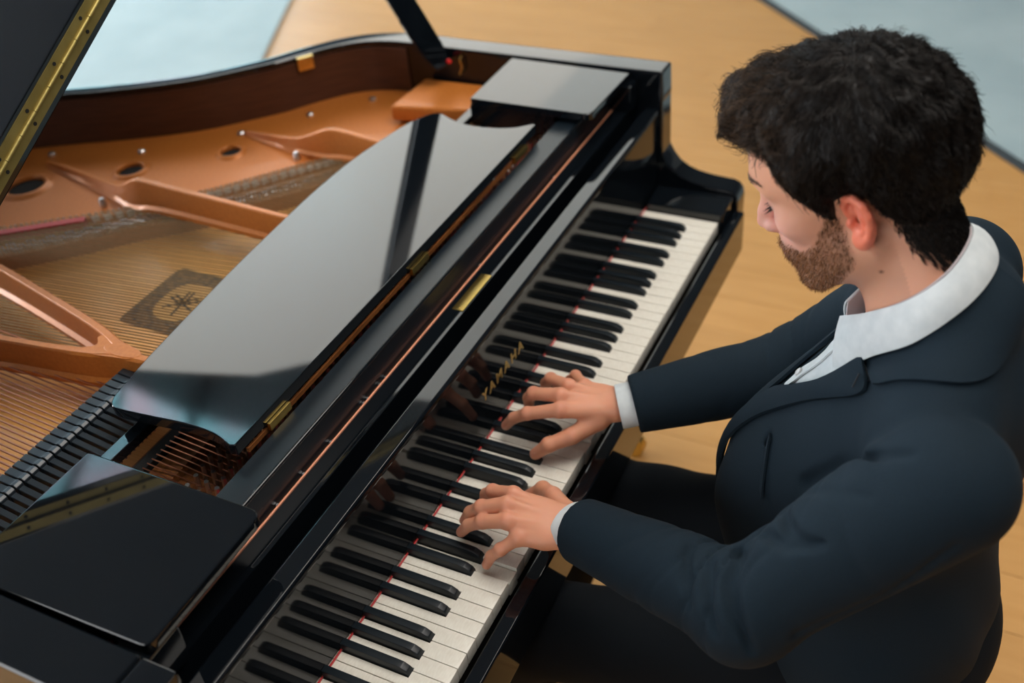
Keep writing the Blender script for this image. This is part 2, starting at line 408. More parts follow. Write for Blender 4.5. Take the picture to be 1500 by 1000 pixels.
# scroll shaped arms at both ends of the keyboard
arm = [(0.30, 0.64), (0.30, 0.972), (0.139, 0.972), (0.138, 0.930), (0.1415, 0.912), (0.1475, 0.890), (0.149, 0.868), (0.146, 0.840), (0.139, 0.817), (0.129, 0.798),
       (0.116, 0.782), (0.099, 0.771), (0.080, 0.764), (0.05, 0.759), (0.022, 0.757), (0.006, 0.7565), (-0.006, 0.752), (-0.0135, 0.742), (-0.016, 0.727), (-0.0155, 0.69), (-0.013, 0.64)]
prism('arm', arm, 'x', 0.6885, 0.7395, M['black'], piano, 0.006, 3, angle=28, ang=50)
prism('arm', arm, 'x', -0.7545, -0.6915, M['black'], piano, 0.006, 3, angle=28, ang=50)
# front end of the bass rim: a separate block in front of the lid seam
prism('rim_block', [(-0.7545, 0.139), (-0.691, 0.139), (-0.691, 0.1835), (-0.7545, 0.1835)], 'z', 0.965, RT - 0.001, M['black'], piano, 0.004)
# belly, key bed, key slip
prism('belly', [tuple(p) for p in [(-0.70, 0.28)] + [(0.69, 0.28)] + [tuple(q) for q in inner[1:-1]]], 'z', 0.60, 0.64, M['satin'], piano, 0)
box('key_bed', -0.7545, 0.7395, -0.012, 0.45, 0.60, 0.64, M['black'], piano, 0.006)
box('key_slip', -0.69, 0.687, -0.031, -0.009, 0.628, 0.7165, M['black'], piano, 0.005, 3)
for x0, x1 in ((0.6135, 0.6875), (-0.690, -0.6135)):
    box('key_block', x0, x1, -0.008, 0.147, 0.641, 0.7465, M['black'], piano, 0.006, 3)

# -------- keys
W = 0.0235
offs = {0: -0.0022, 1: 0.0022, 3: -0.0032, 4: 0.0, 5: 0.0032}   # black key after white step (C,D,F,G,A)
blacks = {}
for i in range(51):
    st = (i - 2) % 7                      # 0 = C
    if st in offs: blacks[i + 1] = (i + 1 - 26) * W + offs[st]
BH = 0.0072                               # half width of the notch
pressed_w = {13, 24, 27, 19}; pressed_b = set()
wcache = {}
for i in range(52):
    x0 = (i - 26) * W
    l_n = blacks.get(i); r_n = blacks.get(i + 1)
    a, b_ = 0.0005, W - 0.0005
    la = (l_n + BH - x0) if l_n is not None else a
    rb = (r_n - BH - x0) if r_n is not None else b_
    key = (round(la, 5), round(rb, 5))
    if key not in wcache:
        hy = 0.0502
        poly = [(a, 0.0), (b_, 0.0)] + ([(b_, hy), (rb, hy)] if rb < b_ - 1e-6 else []) + [(rb, 0.152), (la, 0.152)] + ([(la, hy), (a, hy)] if la > a + 1e-6 else [])
        bm = bmesh.new(); add_prism(bm, poly, 'z', -0.0230, 0.0)
        bmesh.ops.recalc_face_normals(bm, faces=bm.faces); bevel_all(bm, 0.0007, 2, 30)
        me = bpy.data.meshes.new('white_key'); bm.to_mesh(me); bm.free(); me.materials.append(M['white_key'])
        me.polygons.foreach_set('use_smooth', [True] * len(me.polygons)); me.set_sharp_from_angle(angle=math.radians(40))
        wcache[key] = me
    o = bpy.data.objects.new('white_key', wcache[key]); o.location = (x0, 0, KT); link(o, piano)
    if i in pressed_w: o.rotation_euler = (0, 0, 0); o.location = (x0, 0, KT - 0.006); o['label'] = 'white key pressed down by a finger'
# black keys: tapered, with a sloping front
L0, L1 = 0.0505, 0.149
prof = [(L0, 0.0), (L0 + 0.0022, 0.0070), (L0 + 0.0105, 0.0112), (L0 + 0.02, 0.0120), (L1, 0.0122), (L1, -0.012), (L0, -0.012)]
bm = bmesh.new()
def bw(z): return 0.0066 - 0.0016 * max(0, z) / 0.0122
va = [bm.verts.new((-bw(z) * (0.86 if i in (1,) else 1), y, z)) for i, (y, z) in enumerate(prof)]
vb = [bm.verts.new((bw(z) * (0.86 if i in (1,) else 1), y, z)) for i, (y, z) in enumerate(prof)]
bm.faces.new(va); bm.faces.new(vb[::-1])
for i in range(len(prof)): bm.faces.new((va[i], vb[i], vb[(i + 1) % len(prof)], va[(i + 1) % len(prof)]))
bmesh.ops.recalc_face_normals(bm, faces=bm.faces); bevel_all(bm, 0.0011, 2, 20)
bme = bpy.data.meshes.new('black_key'); bm.to_mesh(bme); bm.free(); bme.materials.append(M['ebony'])
bme.polygons.foreach_set('use_smooth', [True] * len(bme.polygons)); bme.set_sharp_from_angle(angle=math.radians(50))
for i, x in blacks.items():
    o = bpy.data.objects.new('black_key', bme); o.location = (x, 0, KT); link(o, piano)
box('key_frame', -0.613, 0.613, 0.030, 0.40, 0.642, 0.6995, M['key_wood'], piano)
box('felt_strip', -0.613, 0.640, 0.1468, 0.1487, 0.7303, 0.7328, M['red_felt'], piano, label='thin red felt strip behind the keys')

# -------- fallboard with lettering
FB = [(0.1490, 0.7362), (0.1490, 0.8945), (0.1486, 0.8955), (0.1455, 0.9000), (0.1448, 0.9030), (0.1452, 0.9075), (0.1470, 0.9103), (0.1490, 0.9110), (0.1705, 0.9110), (0.1730, 0.9102), (0.1765, 0.9070), (0.178, 0.9020), (0.178, 0.7362)]
fall = prism('fallboard', FB, 'x', -0.6865, 0.6845, M['fall'], piano, 0, angle=24)
prism('fallboard_nose', [(0.1448, 0.9030), (0.1452, 0.9075), (0.1470, 0.9106), (0.1490, 0.9113), (0.1705, 0.9113), (0.1730, 0.9105), (0.1768, 0.9070), (0.1768, 0.9030)], 'x', -0.6866, 0.6846, M['black'], fall, 0, angle=24)
fc = bpy.data.curves.new('gold_lettering', 'FONT'); fc.body = 'YAMAHA'; fc.size = 0.0247; fc.extrude = 0.0003; fc.space_character = 1.42; fc.offset = 0.0006
fc.align_x = 'CENTER'
ft = bpy.data.objects.new('gold_lettering', fc); COL.objects.link(ft)
bpy.context.view_layer.update()
fme = bpy.data.meshes.new_from_object(ft.evaluated_get(bpy.context.evaluated_depsgraph_get()))
bpy.data.objects.remove(ft); fme.materials.clear(); fme.materials.append(M['gold_print'])
_xs = np.array([v.co.x for v in fme.vertices]); _w = _xs.max() - _xs.min()
ft = bpy.data.objects.new('gold_lettering', fme)
ft.scale = (0.140 / _w, 1, 1); ft.rotation_euler = (math.radians(90), 0, 0); ft.location = (-0.003 - 0.140 / _w * (_xs.max() + _xs.min()) / 2, 0.1488, 0.7995)
link(ft, fall)
# folded lip behind the fallboard with the brass lock plate
lip = box('fallboard_lip', -0.6865, 0.6845, 0.1960, 0.2262, 0.80, 0.9150, M['black'], piano, 0.0018, 2)
bm = bmesh.new(); add_prism(bm, [(-0.0145, 0.1985), (0.0805, 0.1985), (0.0805, 0.2165), (-0.0145, 0.2165)], 'z', 0.9150, 0.9163)
bmesh.ops.recalc_face_normals(bm, faces=bm.faces); bevel_all(bm, 0.0006, 2)
lock = bm_obj('lock_plate', bm, M['brass'], lip, label='oblong brass lock plate')
for x in (-0.008, 0.074):
    V, F = disc_data((x, 0.2075, 0.9163), 0.0022, 0.0007, 10); mesh_obj('screw', V, F, M['brass'], lip, smooth=True, angle=40)
box('copper_trim', -0.6865, 0.6845, 0.2264, 0.2290, 0.86, 0.9160, M['copper_edge'], piano, 0.0006)
box('gap_rail', -0.6865, 0.6845, 0.2294, 0.2335, 0.85, 0.9105, M['brown_wood'], piano)
for x in (-0.375, -0.315, -0.236, -0.226, -0.195, -0.180, 0.105, 0.388, -0.43):
    V, F = disc_data((x, 0.2312, 0.9105), 0.0030, 0.0030, 10); mesh_obj('screw', V, F, M['steel'], piano, smooth=True, angle=40)

# -------- music desk tray, side shelves and the folded desk
tray = prism('music_desk_tray', [(0.2337, 0.84), (0.2337, 0.9550), (0.2352, 0.9572), (0.2745, 0.9572), (0.2755, 0.9560), (0.2755, 0.945), (0.2800, 0.940), (0.2800, 0.84)], 'x', -0.66, 0.66, M['satin'], piano, 0.0009, 2, angle=24)
tube('tray_edge', [(-0.655, 0.2352, 0.9558), (0.655, 0.2352, 0.9558)], 0.0026, M['black'], piano, 16)
def shelf(P, parent):
    bm = bmesh.new(); add_prism(bm, P, 'z', 0.966, 0.981)
    bmesh.ops.recalc_face_normals(bm, faces=bm.faces); bevel_all(bm, 0.0030, 3, 40)
    return bm_obj('side_shelf', bm, M['black'], parent, angle=30)
def rounded(P, r, n=5):
    out = []
    for i in range(len(P)):
        p = np.array(P[i], float); a = np.array(P[i - 1], float); b_ = np.array(P[(i + 1) % len(P)], float); rr = r[i]
        if rr == 0: out.append(tuple(p)); continue
        u = (a - p) / np.linalg.norm(a - p); v = (b_ - p) / np.linalg.norm(b_ - p)
        for k in range(n + 1):
            t = k / n; q = (1 - t) ** 2 * (p + u * rr) + 2 * t * (1 - t) * p + t * t * (p + v * rr); out.append(tuple(q))
    return out
shelf(rounded([(0.4985, 0.2065), (0.679, 0.2005), (0.6855, 0.452), (0.4985, 0.449)], [0.018, 0.004, 0.004, 0.006]), piano)
shelf(rounded([(-0.680, 0.1875), (-0.4905, 0.1885), (-0.4905, 0.4505), (-0.686, 0.4525)], [0.012, 0.018, 0.006, 0.004]), piano)
for x0, x1 in ((0.4985, 0.6855), (-0.686, -0.4905)):
    box('shelf_rail', x0 + 0.004, x1, 0.280, 0.452, 0.925, 0.9658, M['black'], piano, 0.002)
    box('shelf_cleat', x0 + (0.15 if x0 > 0 else 0.0), x1 - (0 if x0 > 0 else 0.15), 0.1885, 0.2330, 0.9155, 0.9658, M['black'], piano, 0.002)
DZ = 0.980
desk_poly = [(-0.4185, 0.2825), (0.4320, 0.2825), (0.4345, 0.2855), (0.4330, 0.2905)] + [tuple(p) for p in smooth_line([(0.417, 0.312), (0.410, 0.335), (0.407, 0.362), (0.4085, 0.400), (0.421, 0.440), (0.440, 0.474), (0.443, 0.488), (0.432, 0.503), (0.402, 0.520)], 18)] + \
            [tuple(p) for p in smooth_line([(0.375, 0.528), (0.33, 0.537), (0.234, 0.551), (0.12, 0.553), (0.0205, 0.548), (-0.08, 0.542), (-0.173, 0.533), (-0.318, 0.517), (-0.360, 0.509)], 16)] + \
            [tuple(p) for p in smooth_line([(-0.380, 0.5065), (-0.395, 0.503), (-0.408, 0.494), (-0.4115, 0.478), (-0.4095, 0.431), (-0.4065, 0.385), (-0.4065, 0.350), (-0.4095, 0.322), (-0.415, 0.304)], 16)] + [(-0.4205, 0.291)]
bm = bmesh.new(); add_prism(bm, desk_poly, 'z', DZ - 0.013, DZ + 0.004)
bmesh.ops.recalc_face_normals(bm, faces=bm.faces); bevel_all(bm, 0.0028, 3, 45)
for v in bm.verts: v.co.z -= (v.co.y - 0.283) * math.tan(math.radians(3.0))          # leans back onto the iron bars
desk = bm_obj('music_desk', bm, M['black'], piano, angle=30, label='glossy black music desk folded flat with a waved outline')
def hinge(xa, xb):
    h = box('desk_hinge', xa, xb, 0.2768, 0.2822, 0.9585, 0.9705, M['brass'], piano, 0.001, label='small brass hinge')
    return h
hinge(-0.362, -0.318); hinge(-0.011, 0.037); hinge(0.336, 0.384)
box('desk_felt', -0.40, 0.40, 0.2832, 0.2872, 0.955, 0.9615, M['brown_wood'], piano)

# -------- pin block, tuning pins, action seen between desk and shelf
box('pin_block', -0.689, 0.686, 0.300, 0.4800, 0.86, 0.884, M['brown_wood'], piano, 0.003)
box('action_rail', -0.689, 0.686, 0.4555, 0.4750, 0.925, 0.9395, M['black'], piano, 0.002)
box('agraffe_rail', -0.689, 0.686, 0.4385, 0.4550, 0.885, 0.905, M['dark'], piano)
box('front_plank', -0.689, 0.686, 0.400, 0.4370, 0.885, 0.897, M['brown_wood'], piano, 0.002)
prism('red_felt_strip', [(0.286, 0.885), (0.286, 0.913), (0.290, 0.915), (0.318, 0.890), (0.318, 0.885)], 'x', -0.66, 0.66, M['red_felt'], piano, 0)
A = Acc()
for i in range(76):
    x = -0.66 + i * 0.0175
    for r_ in range(3):
        y = 0.330 + r_ * 0.020 + 0.004 * math.sin(i * 0.9)
        A.tube([(x + r_ * 0.004, y, 0.884), (x + r_ * 0.004, y - 0.003, 0.909)], 0.0033, 6)
A.build('tuning_pins', M['steel'], piano, kind='stuff')
A = Acc()
for i in range(150):
    x = -0.66 + i * 0.00885; A.tube([(x, 0.337, 0.895), (x + 0.002, 0.398, 0.9), (x, 0.44, 0.9075)], 0.0011, 4)
A.build('string_ends', M['copper_string'], piano, kind='stuff')

# -------- soundboard with the printed crest
sb = [tuple(p) for p in [(-0.688, 0.482), (0.685, 0.482)] + [tuple(q) for q in inner[2:-1]]]
sound = prism('soundboard', sb, 'z', 0.846, 0.855, M['soundboard'], piano, 0)
cx, cy = -0.078, 0.695
fr = Acc()
def ringmesh(name, out_p, in_p, z, m):
    n_ = len(out_p); V = [(x, y, z) for x, y in out_p] + [(x, y, z) for x, y in in_p] + [(x, y, z - 0.0004) for x, y in out_p]
    F = [(i, (i + 1) % n_, n_ + (i + 1) % n_, n_ + i) for i in range(n_)] + [(i, 2 * n_ + i, 2 * n_ + (i + 1) % n_, (i + 1) % n_) for i in range(n_)]
    return mesh_obj(name, V, F, m, sound)
N_ = 48
def sq(t, rx, ry, p=8): c, s = math.cos(t), math.sin(t); return (cx + rx * math.copysign(abs(c) ** (2 / p), c), cy + ry * math.copysign(abs(s) ** (2 / p), s))
ringmesh('crest_border', [sq(2 * math.pi * k / N_, 0.079, 0.074, 14) for k in range(N_)], [sq(2 * math.pi * k / N_, 0.050, 0.043, 2.6) for k in range(N_)], 0.8556, M['decal_dark'])
V = [(cx, cy, 0.8555)] + [(*sq(2 * math.pi * k / N_, 0.0505, 0.0435, 2.6), 0.8555) for k in range(N_)]
mesh_obj('crest_field', V, [(0, 1 + k, 1 + (k + 1) % N_) for k in range(N_)], M['decal_gold'], sound)
A = Acc()
ex_, ey_ = cx - 0.004, cy
for ang in (0.12, 0.12 + math.pi / 3, 0.12 - math.pi / 3):
    for sg in (0,):
        c_, s_ = math.cos(ang), math.sin(ang); R_ = 0.033
        A.box((ex_ - c_ * R_ * 0.42, ey_ - s_ * R_ * 0.42, 0.8559), (R_ * 0.56, 0.0021, 0.0003), ang)
        for off in (-0.0042, 0.0042): A.box((ex_ + c_ * R_ * 0.55 - s_ * off, ey_ + s_ * R_ * 0.55 + c_ * off, 0.8559), (R_ * 0.43, 0.0019, 0.0003), ang)
        A.box((ex_ + c_ * R_ * 0.14, ey_ + s_ * R_ * 0.14, 0.8559), (0.0022, 0.0060, 0.0003), ang)
A.build('crest_emblem', M['decal_ink'], sound)

# -------- cast iron frame: plate with holes
PZ = 0.878
hitch = smooth_line([(0.66, 0.46), (0.56, 0.545), (0.45, 0.625), (0.34, 0.722), (0.201, 0.842), (0.085, 0.966), (-0.045, 1.149), (-0.12, 1.27), (-0.22, 1.34), (-0.40, 1.37), (-0.60, 1.34), (-0.685, 1.28)], 40)
edge = offset_poly(inner, 0.005)
pl_out = [tuple(p) for p in hitch[::-1]] + [(0.681, 0.46)] + [tuple(q) for q in edge[2:-3]] + [(-0.687, 1.30)]
holes = [(0.099, 1.232, 0.036), (0.216, 1.068, 0.0262), (0.338, 0.915, 0.0215), (-0.05, 1.38, 0.04), (-0.30, 1.44, 0.035)]
bm = bmesh.new(); el = []
def loop(P):
    vs = [bm.verts.new((x, y, PZ)) for x, y in P]
    for i in range(len(vs)): el.append(bm.edges.new((vs[i], vs[(i + 1) % len(vs)])))
loop(pl_out)
for x, y, r_ in holes: loop([(x + r_ * math.cos(t), y + r_ * math.sin(t)) for t in np.linspace(0, 2 * math.pi, 28, endpoint=False)])
bmesh.ops.triangle_fill(bm, use_beauty=True, use_dissolve=False, edges=el)
for f in list(bm.faces):
    c = f.calc_center_median()
    if any((c.x - x) ** 2 + (c.y - y) ** 2 < (r_ * 0.9) ** 2 for x, y, r_ in holes): bm.faces.remove(f)
for f in bm.faces:
    if f.normal.z < 0: f.normal_flip()
ex = bmesh.ops.extrude_face_region(bm, geom=list(bm.faces))
bmesh.ops.translate(bm, vec=(0, 0, -0.014), verts=[v for v in ex['geom'] if isinstance(v, bmesh.types.BMVert)])
plate = bm_obj('iron_plate', bm, M['plate'], piano, angle=40)
for x, y, r_ in holes:                              # raised lip around every hole and a black disc painted as the shade inside
    V, F = [], []; n_ = 28
    for k, (rr, zz) in enumerate(((r_ * 0.98, -0.004), (r_ * 0.98, 0.003), (r_ * 1.07, 0.0062), (r_ * 1.22, 0.0040), (r_ * 1.50, -0.0004))):
        for a in range(n_): V.append((x + rr * math.cos(2 * math.pi * a / n_), y + rr * math.sin(2 * math.pi * a / n_), PZ + zz))
    for k in range(4):
        for a in range(n_): F.append((k * n_ + a, k * n_ + (a + 1) % n_, (k + 1) * n_ + (a + 1) % n_, (k + 1) * n_ + a))
    ho = mesh_obj('sound_hole', V, F, M['plate'], plate, smooth=True)
    V, F = disc_data((x, y, PZ - 0.0040), r_ * 1.0, 0.0010, 24); mesh_obj('hole_shade_disc', V, F, M['dark'], plate)
for (x, y) in ((0.217, 1.282), (0.284, 1.100), (0.410, 0.945), (0.523, 0.852), (0.624, 0.760)):
    V, F = disc_data((x, y, PZ), 0.0075, 0.007, 8); mesh_obj('bolt', V, F, M['steel'], plate, smooth=True, angle=30)
for (x, y) in ((0.094, 1.024), (0.356, 0.766)):
    V, F = tube_data([(x, y, PZ), (x, y, PZ + 0.012), (x, y, PZ + 0.016)], [0.0065, 0.0065, 0.004], 10); mesh_obj('post', V, F, M['steel'], plate, smooth=True, angle=40)
# raised block of the plate at the treble end
prism('plate_block', [(0.54, 0.66), (0.677, 0.655), (0.682, 0.46), (0.575, 0.47)], 'z', 0.885, 0.918, M['plate'], plate, 0.008, 3)

def bar(name, pts, label=None):
    """iron bar: (x, y, z_bottom, z_top, half width) sections, rounded on top, with a foot flange"""
    P = [np.array(p, float) for p in pts]
    V, F = [], []
    for i, p in enumerate(P):
        t = P[min(i + 1, len(P) - 1)][:2] - P[max(i - 1, 0)][:2]; t /= np.linalg.norm(t); nrm = np.array([-t[1], t[0]])
        w = p[4]; zb, zt = p[2], p[3]; fl = w * 1.9
        h = zt - zb
        sec = [(-fl, zb), (-fl, zb + min(0.008, h * .2)), (-w * 1.05, zb + min(0.013, h * .4)), (-w, zt - min(0.004, h * .2)), (-w * 0.6, zt), (w * 0.6, zt), (w, zt - min(0.004, h * .2)), (w * 1.05, zb + min(0.013, h * .4)), (fl, zb + min(0.008, h * .2)), (fl, zb)]
        for s, z in sec: q = p[:2] + nrm * s; V.append((q[0], q[1], z))
    k = 10
    for i in range(len(P) - 1):
        for j in range(k): F.append((i * k + j, (i + 1) * k + j, (i + 1) * k + (j + 1) % k, i * k + (j + 1) % k))
    F.append(tuple(range(k))); F.append(tuple((len(P) - 1) * k + j for j in range(k - 1, -1, -1)))
    bm = bmesh.new(); vs = [bm.verts.new(v) for v in V]
    for f in F: bm.faces.new([vs[i] for i in f])
    return bm_obj(name, bm, M['plate'], plate, angle=38, label=label)
def sbar(name, pts, n): return bar(name, smooth_line(pts, n))
sbar('strut', [(0.180, 1.252, 0.876, 0.890, 0.004), (0.166, 1.180, 0.876, 0.896, 0.0045), (0.145, 1.09, 0.876, 0.903, 0.005), (0.123, 1.01, 0.876, 0.912, 0.006), (0.107, 0.965, 0.878, 0.928, 0.0065),
               (0.102, 0.93, 0.882, 0.947, 0.007), (0.1005, 0.905, 0.888, 0.951, 0.007), (0.097, 0.84, 0.893, 0.950, 0.007), (0.088, 0.70, 0.896, 0.950, 0.007), (0.080, 0.57, 0.896, 0.950, 0.007), (0.076, 0.485, 0.893, 0.950, 0.008)], 40)
sbar('strut', [(0.412, 0.930, 0.876, 0.889, 0.004), (0.402, 0.885, 0.876, 0.896, 0.0045), (0.392, 0.83, 0.876, 0.902, 0.005), (0.383, 0.775, 0.876, 0.912, 0.006), (0.378, 0.735, 0.878, 0.928, 0.0065),
               (0.374, 0.695, 0.882, 0.946, 0.007), (0.371, 0.66, 0.888, 0.950, 0.007), (0.362, 0.60, 0.893, 0.950, 0.007), (0.352, 0.545, 0.895, 0.950, 0.007), (0.342, 0.485, 0.893, 0.950, 0.008)], 36)
sbar('strut', [(-0.150, 1.16, 0.880, 0.945, 0.007), (-0.195, 0.950, 0.892, 0.950, 0.0072), (-0.230, 0.80, 0.896, 0.950, 0.0074), (-0.262, 0.672, 0.896, 0.950, 0.0078), (-0.281, 0.618, 0.896, 0.950, 0.0085),
               (-0.2955, 0.585, 0.896, 0.950, 0.012), (-0.2985, 0.555, 0.896, 0.950, 0.0085), (-0.297, 0.52, 0.896, 0.950, 0.0075), (-0.295, 0.485, 0.893, 0.950, 0.0075)], 34)
sbar('strut', [(-0.365, 1.02, 0.880, 0.945, 0.0065), (-0.345, 0.86, 0.892, 0.950, 0.007), (-0.335, 0.785, 0.896, 0.950, 0.0072), (-0.324, 0.70, 0.896, 0.950, 0.0076), (-0.313, 0.635, 0.896, 0.950, 0.0085), (-0.303, 0.605, 0.896, 0.950, 0.0095), (-0.2975, 0.580, 0.896, 0.950, 0.010)], 26)

prism('strut_web', rounded([(-0.272, 0.640), (-0.2875, 0.560), (-0.306, 0.560), (-0.3215, 0.650), (-0.3105, 0.655), (-0.2985, 0.628), (-0.284, 0.648)], [0.004, 0.01, 0.01, 0.004, 0.004, 0.02, 0.004]), 'z', 0.893, 0.9492, M['plate'], plate, 0.0025, 3)

prism('strut_boss', [(-0.2960 + 0.0125 * math.cos(t), 0.588 + 0.034 * math.sin(t)) for t in np.linspace(0, 2 * math.pi, 20, endpoint=False)], 'z', 0.896, 0.9505, M['plate'], plate, 0.003, 3)

# -------- bridge, pins, felt, strings
br_c = smooth_line([(-0.17, 1.20), (-0.101, 1.082), (-0.02, 0.985), (0.058, 0.905), (0.098, 0.855), (0.201, 0.742), (0.304, 0.655), (0.40, 0.575), (0.50, 0.51)], 60)
bo = offset_poly(br_c, 0.014); bi = offset_poly(br_c, -0.014)
bridge = band('bridge', bi, bo, 0.855, 0.8835, M['bridge'], piano, 0.002)
A = Acc(); cnt = 0
for i in range(len(br_c) - 1):
    for u in (0.0, 0.33, 0.66):
        p = br_c[i] + (br_c[i + 1] - br_c[i]) * u; t = br_c[i + 1] - br_c[i]; t = t / np.linalg.norm(t); nn = np.array([-t[1], t[0]])
        s = 1 if (i * 3 + int(u * 3)) % 6 < 3 else -1
        q = p + nn * (0.007 + 0.004 * s)
        A.tube([(q[0], q[1], 0.8835), (q[0] + 0.001, q[1], 0.8925)], 0.0017, 5)
        q = p - nn * (0.006 - 0.003 * s); A.tube([(q[0], q[1], 0.8835), (q[0] - 0.001, q[1], 0.8925)], 0.0017, 5)
A.build('bridge_pins', M['steel'], piano, kind='stuff')
# silver rests along the hitch line, hitch pins and red cloth
hl = smooth_line([(0.56, 0.535), (0.45, 0.615), (0.34, 0.712), (0.201, 0.832), (0.085, 0.954), (-0.045, 1.137), (-0.12, 1.255)], 64)
A = Acc(); B_ = Acc()
for i in range(63):
    p = hl[i]; t = hl[i + 1] - hl[i]; ang = math.atan2(t[1], t[0])
    A.box((p[0], p[1] - 0.006, PZ + 0.0045), (0.0062, 0.0042, 0.0045), ang + 0.35)
    for u in (0.15, 0.6): 
        q = p + t * u; B_.tube([(q[0] + 0.008, q[1] + 0.012, PZ - 0.002), (q[0] + 0.0085, q[1] + 0.0135, PZ + 0.008)], 0.0013, 5)
A.build('string_rests', M['white_felt'], piano, kind='stuff')
B_.build('hitch_pins', M['steel'], piano, kind='stuff')
rf = smooth_line([(-0.085, 1.165), (-0.045, 1.108), (-0.01, 1.060), (0.03, 1.005)], 10)
band('red_cloth', offset_poly(rf, -0.009), offset_poly(rf, 0.007), 0.878, 0.8925, M['red_felt'], piano, 0, label='strip of red cloth under the strings')
wf = smooth_line([(0.04, 0.965), (0.10, 0.895), (0.20, 0.795), (0.30, 0.705), (0.40, 0.62)], 16)
band('cloth_strip', offset_poly(wf, -0.007), offset_poly(wf, 0.007), 0.872, 0.880, M['bridge'], piano, 0)
hx = np.array([p[0] for p in hitch]); hy_ = np.array([p[1] for p in hitch])
A = Acc(); k = 0
x = -0.300
while x < 0.62:
    x1 = x - 0.095 * 0.6
    for _ in range(4):
        dy = np.interp(x1, hx[::-1], hy_[::-1]) - 0.012 - 0.48; x1 = x - 0.092 * dy
    y1 = np.interp(x1, hx[::-1], hy_[::-1]) + 0.004
    A.tube([(x, 0.476, 0.902), (x1, y1, PZ + 0.010)], 0.0012, 4, cap=False)
    k += 1; x += 0.0058 if k % 2 else 0.0068
A.build('treble_strings', M['string'], piano, kind='stuff')
A = Acc()
for i in range(46):
    x = -0.668 + i * 0.0079
    A.tube([(x, 0.476, 0.905), (x + 0.070 * 0.86, 1.34, 0.903)], 0.0021 - 0.0000 * i - 0.0009 * i / 46, 6, cap=False)
A.build('bass_strings', M['copper_string'], piano, kind='stuff')
dprof = [(0.549, 0.908), (0.549, 0.9275), (0.553, 0.9300), (0.5585, 0.9300), (0.5600, 0.9283), (0.5630, 0.9283), (0.5830, 0.9300), (0.585, 0.9285), (0.585, 0.908)]
low = [(0.490, 0.9085), (0.490, 0.914), (0.5488, 0.924), (0.5488, 0.9085)]
first = None
for i in range(64):
    x = -0.655 + i * 0.0129
    if -0.312 < x < -0.285: continue
    if first is None:
        bm = bmesh.new(); add_prism(bm, dprof, 'x', 0.0, 0.0106); add_prism(bm, low, 'x', 0.0012, 0.0094)
        bmesh.ops.recalc_face_normals(bm, faces=bm.faces); bevel_all(bm, 0.0006, 1, 40)
        first = bpy.data.meshes.new('damper_head'); bm.to_mesh(first); bm.free(); first.materials.append(M['damper'])
    o = bpy.data.objects.new('damper_head', first); o.location = (x, 0 if x < -0.29 else -0.075, 0); link(o, piano)

# -------- lid with folded front flap, hinge, prop
ANG = math.radians(29.08); ca, sa = math.cos(ANG), math.sin(ANG)
PIV = np.array((-0.745, 0.0, 1.0237))
def lidpt(u, y, w): return (PIV[0] + u * ca - w * sa, y, PIV[2] + u * sa + w * ca)
def lid_slab(name, poly, w0, w1, m, parent, bevel):
    bm = bmesh.new(); va = [bm.verts.new(lidpt(u, y, w0)) for u, y in poly]; vb = [bm.verts.new(lidpt(u, y, w1)) for u, y in poly]
    bm.faces.new(va); bm.faces.new(vb[::-1]); n_ = len(poly)
    for i in range(n_): bm.faces.new((va[i], vb[i], vb[(i + 1) % n_], va[(i + 1) % n_]))
    bmesh.ops.recalc_face_normals(bm, faces=bm.faces); bevel_all(bm, bevel, 2, 50)
    return bm_obj(name, bm, m, parent, angle=30)
LY = 0.620
lid_poly = [(0.0, LY), (1.470, LY)] + [(p[0] + 0.720, p[1] - 0.004) for p in curve[4:-1]] + [(0.0, 1.28)]
lid = lid_slab('lid', lid_poly, -0.0245, 0.0, M['black'], piano, 0.0022)
lid_slab('lid_flap', [(0.0, LY), (1.470, LY), (1.470, LY + 0.50), (0.0, LY + 0.50)], 0.0012, 0.0225, M['black'], piano, 0.0022)
def hb(name, u0, u1, w0, w1, y0, y1, parent, m='hinge_brass'):
    return lid_slab(name, [(u0, y0), (u1, y0), (u1, y1), (u0, y1)], w0, w1, M[m], parent, 0)
hb('hinge_leaf', 0.01, 1.455, -0.0150, -0.0006, LY - 0.0012, LY + 0.0004, lid); hb('hinge_leaf', 0.01, 1.455, 0.0018, 0.0162, LY - 0.0012, LY + 0.0004, lid)
A = Acc(); u = 0.012
while u < 1.43:
    A.tube([lidpt(u, LY - 0.0022, 0.0006), lidpt(u + 0.0355, LY - 0.0022, 0.0006)], 0.0030, 10); u += 0.0362
A.build('hinge_knuckles', M['hinge_brass'], lid, kind='stuff')
A = Acc(); u = 0.05; k = 0
while u < 1.44:
    for w, du in ((-0.0085, 0.0), (0.0098, 0.006)):
        c = lidpt(u + du, LY - 0.0010, w); A.tube([(c[0], LY - 0.0004, c[2]), (c[0], LY - 0.0020, c[2])], 0.0026, 8)
    u += 0.0705
A.build('hinge_screws', M['dark'], lid, kind='stuff')
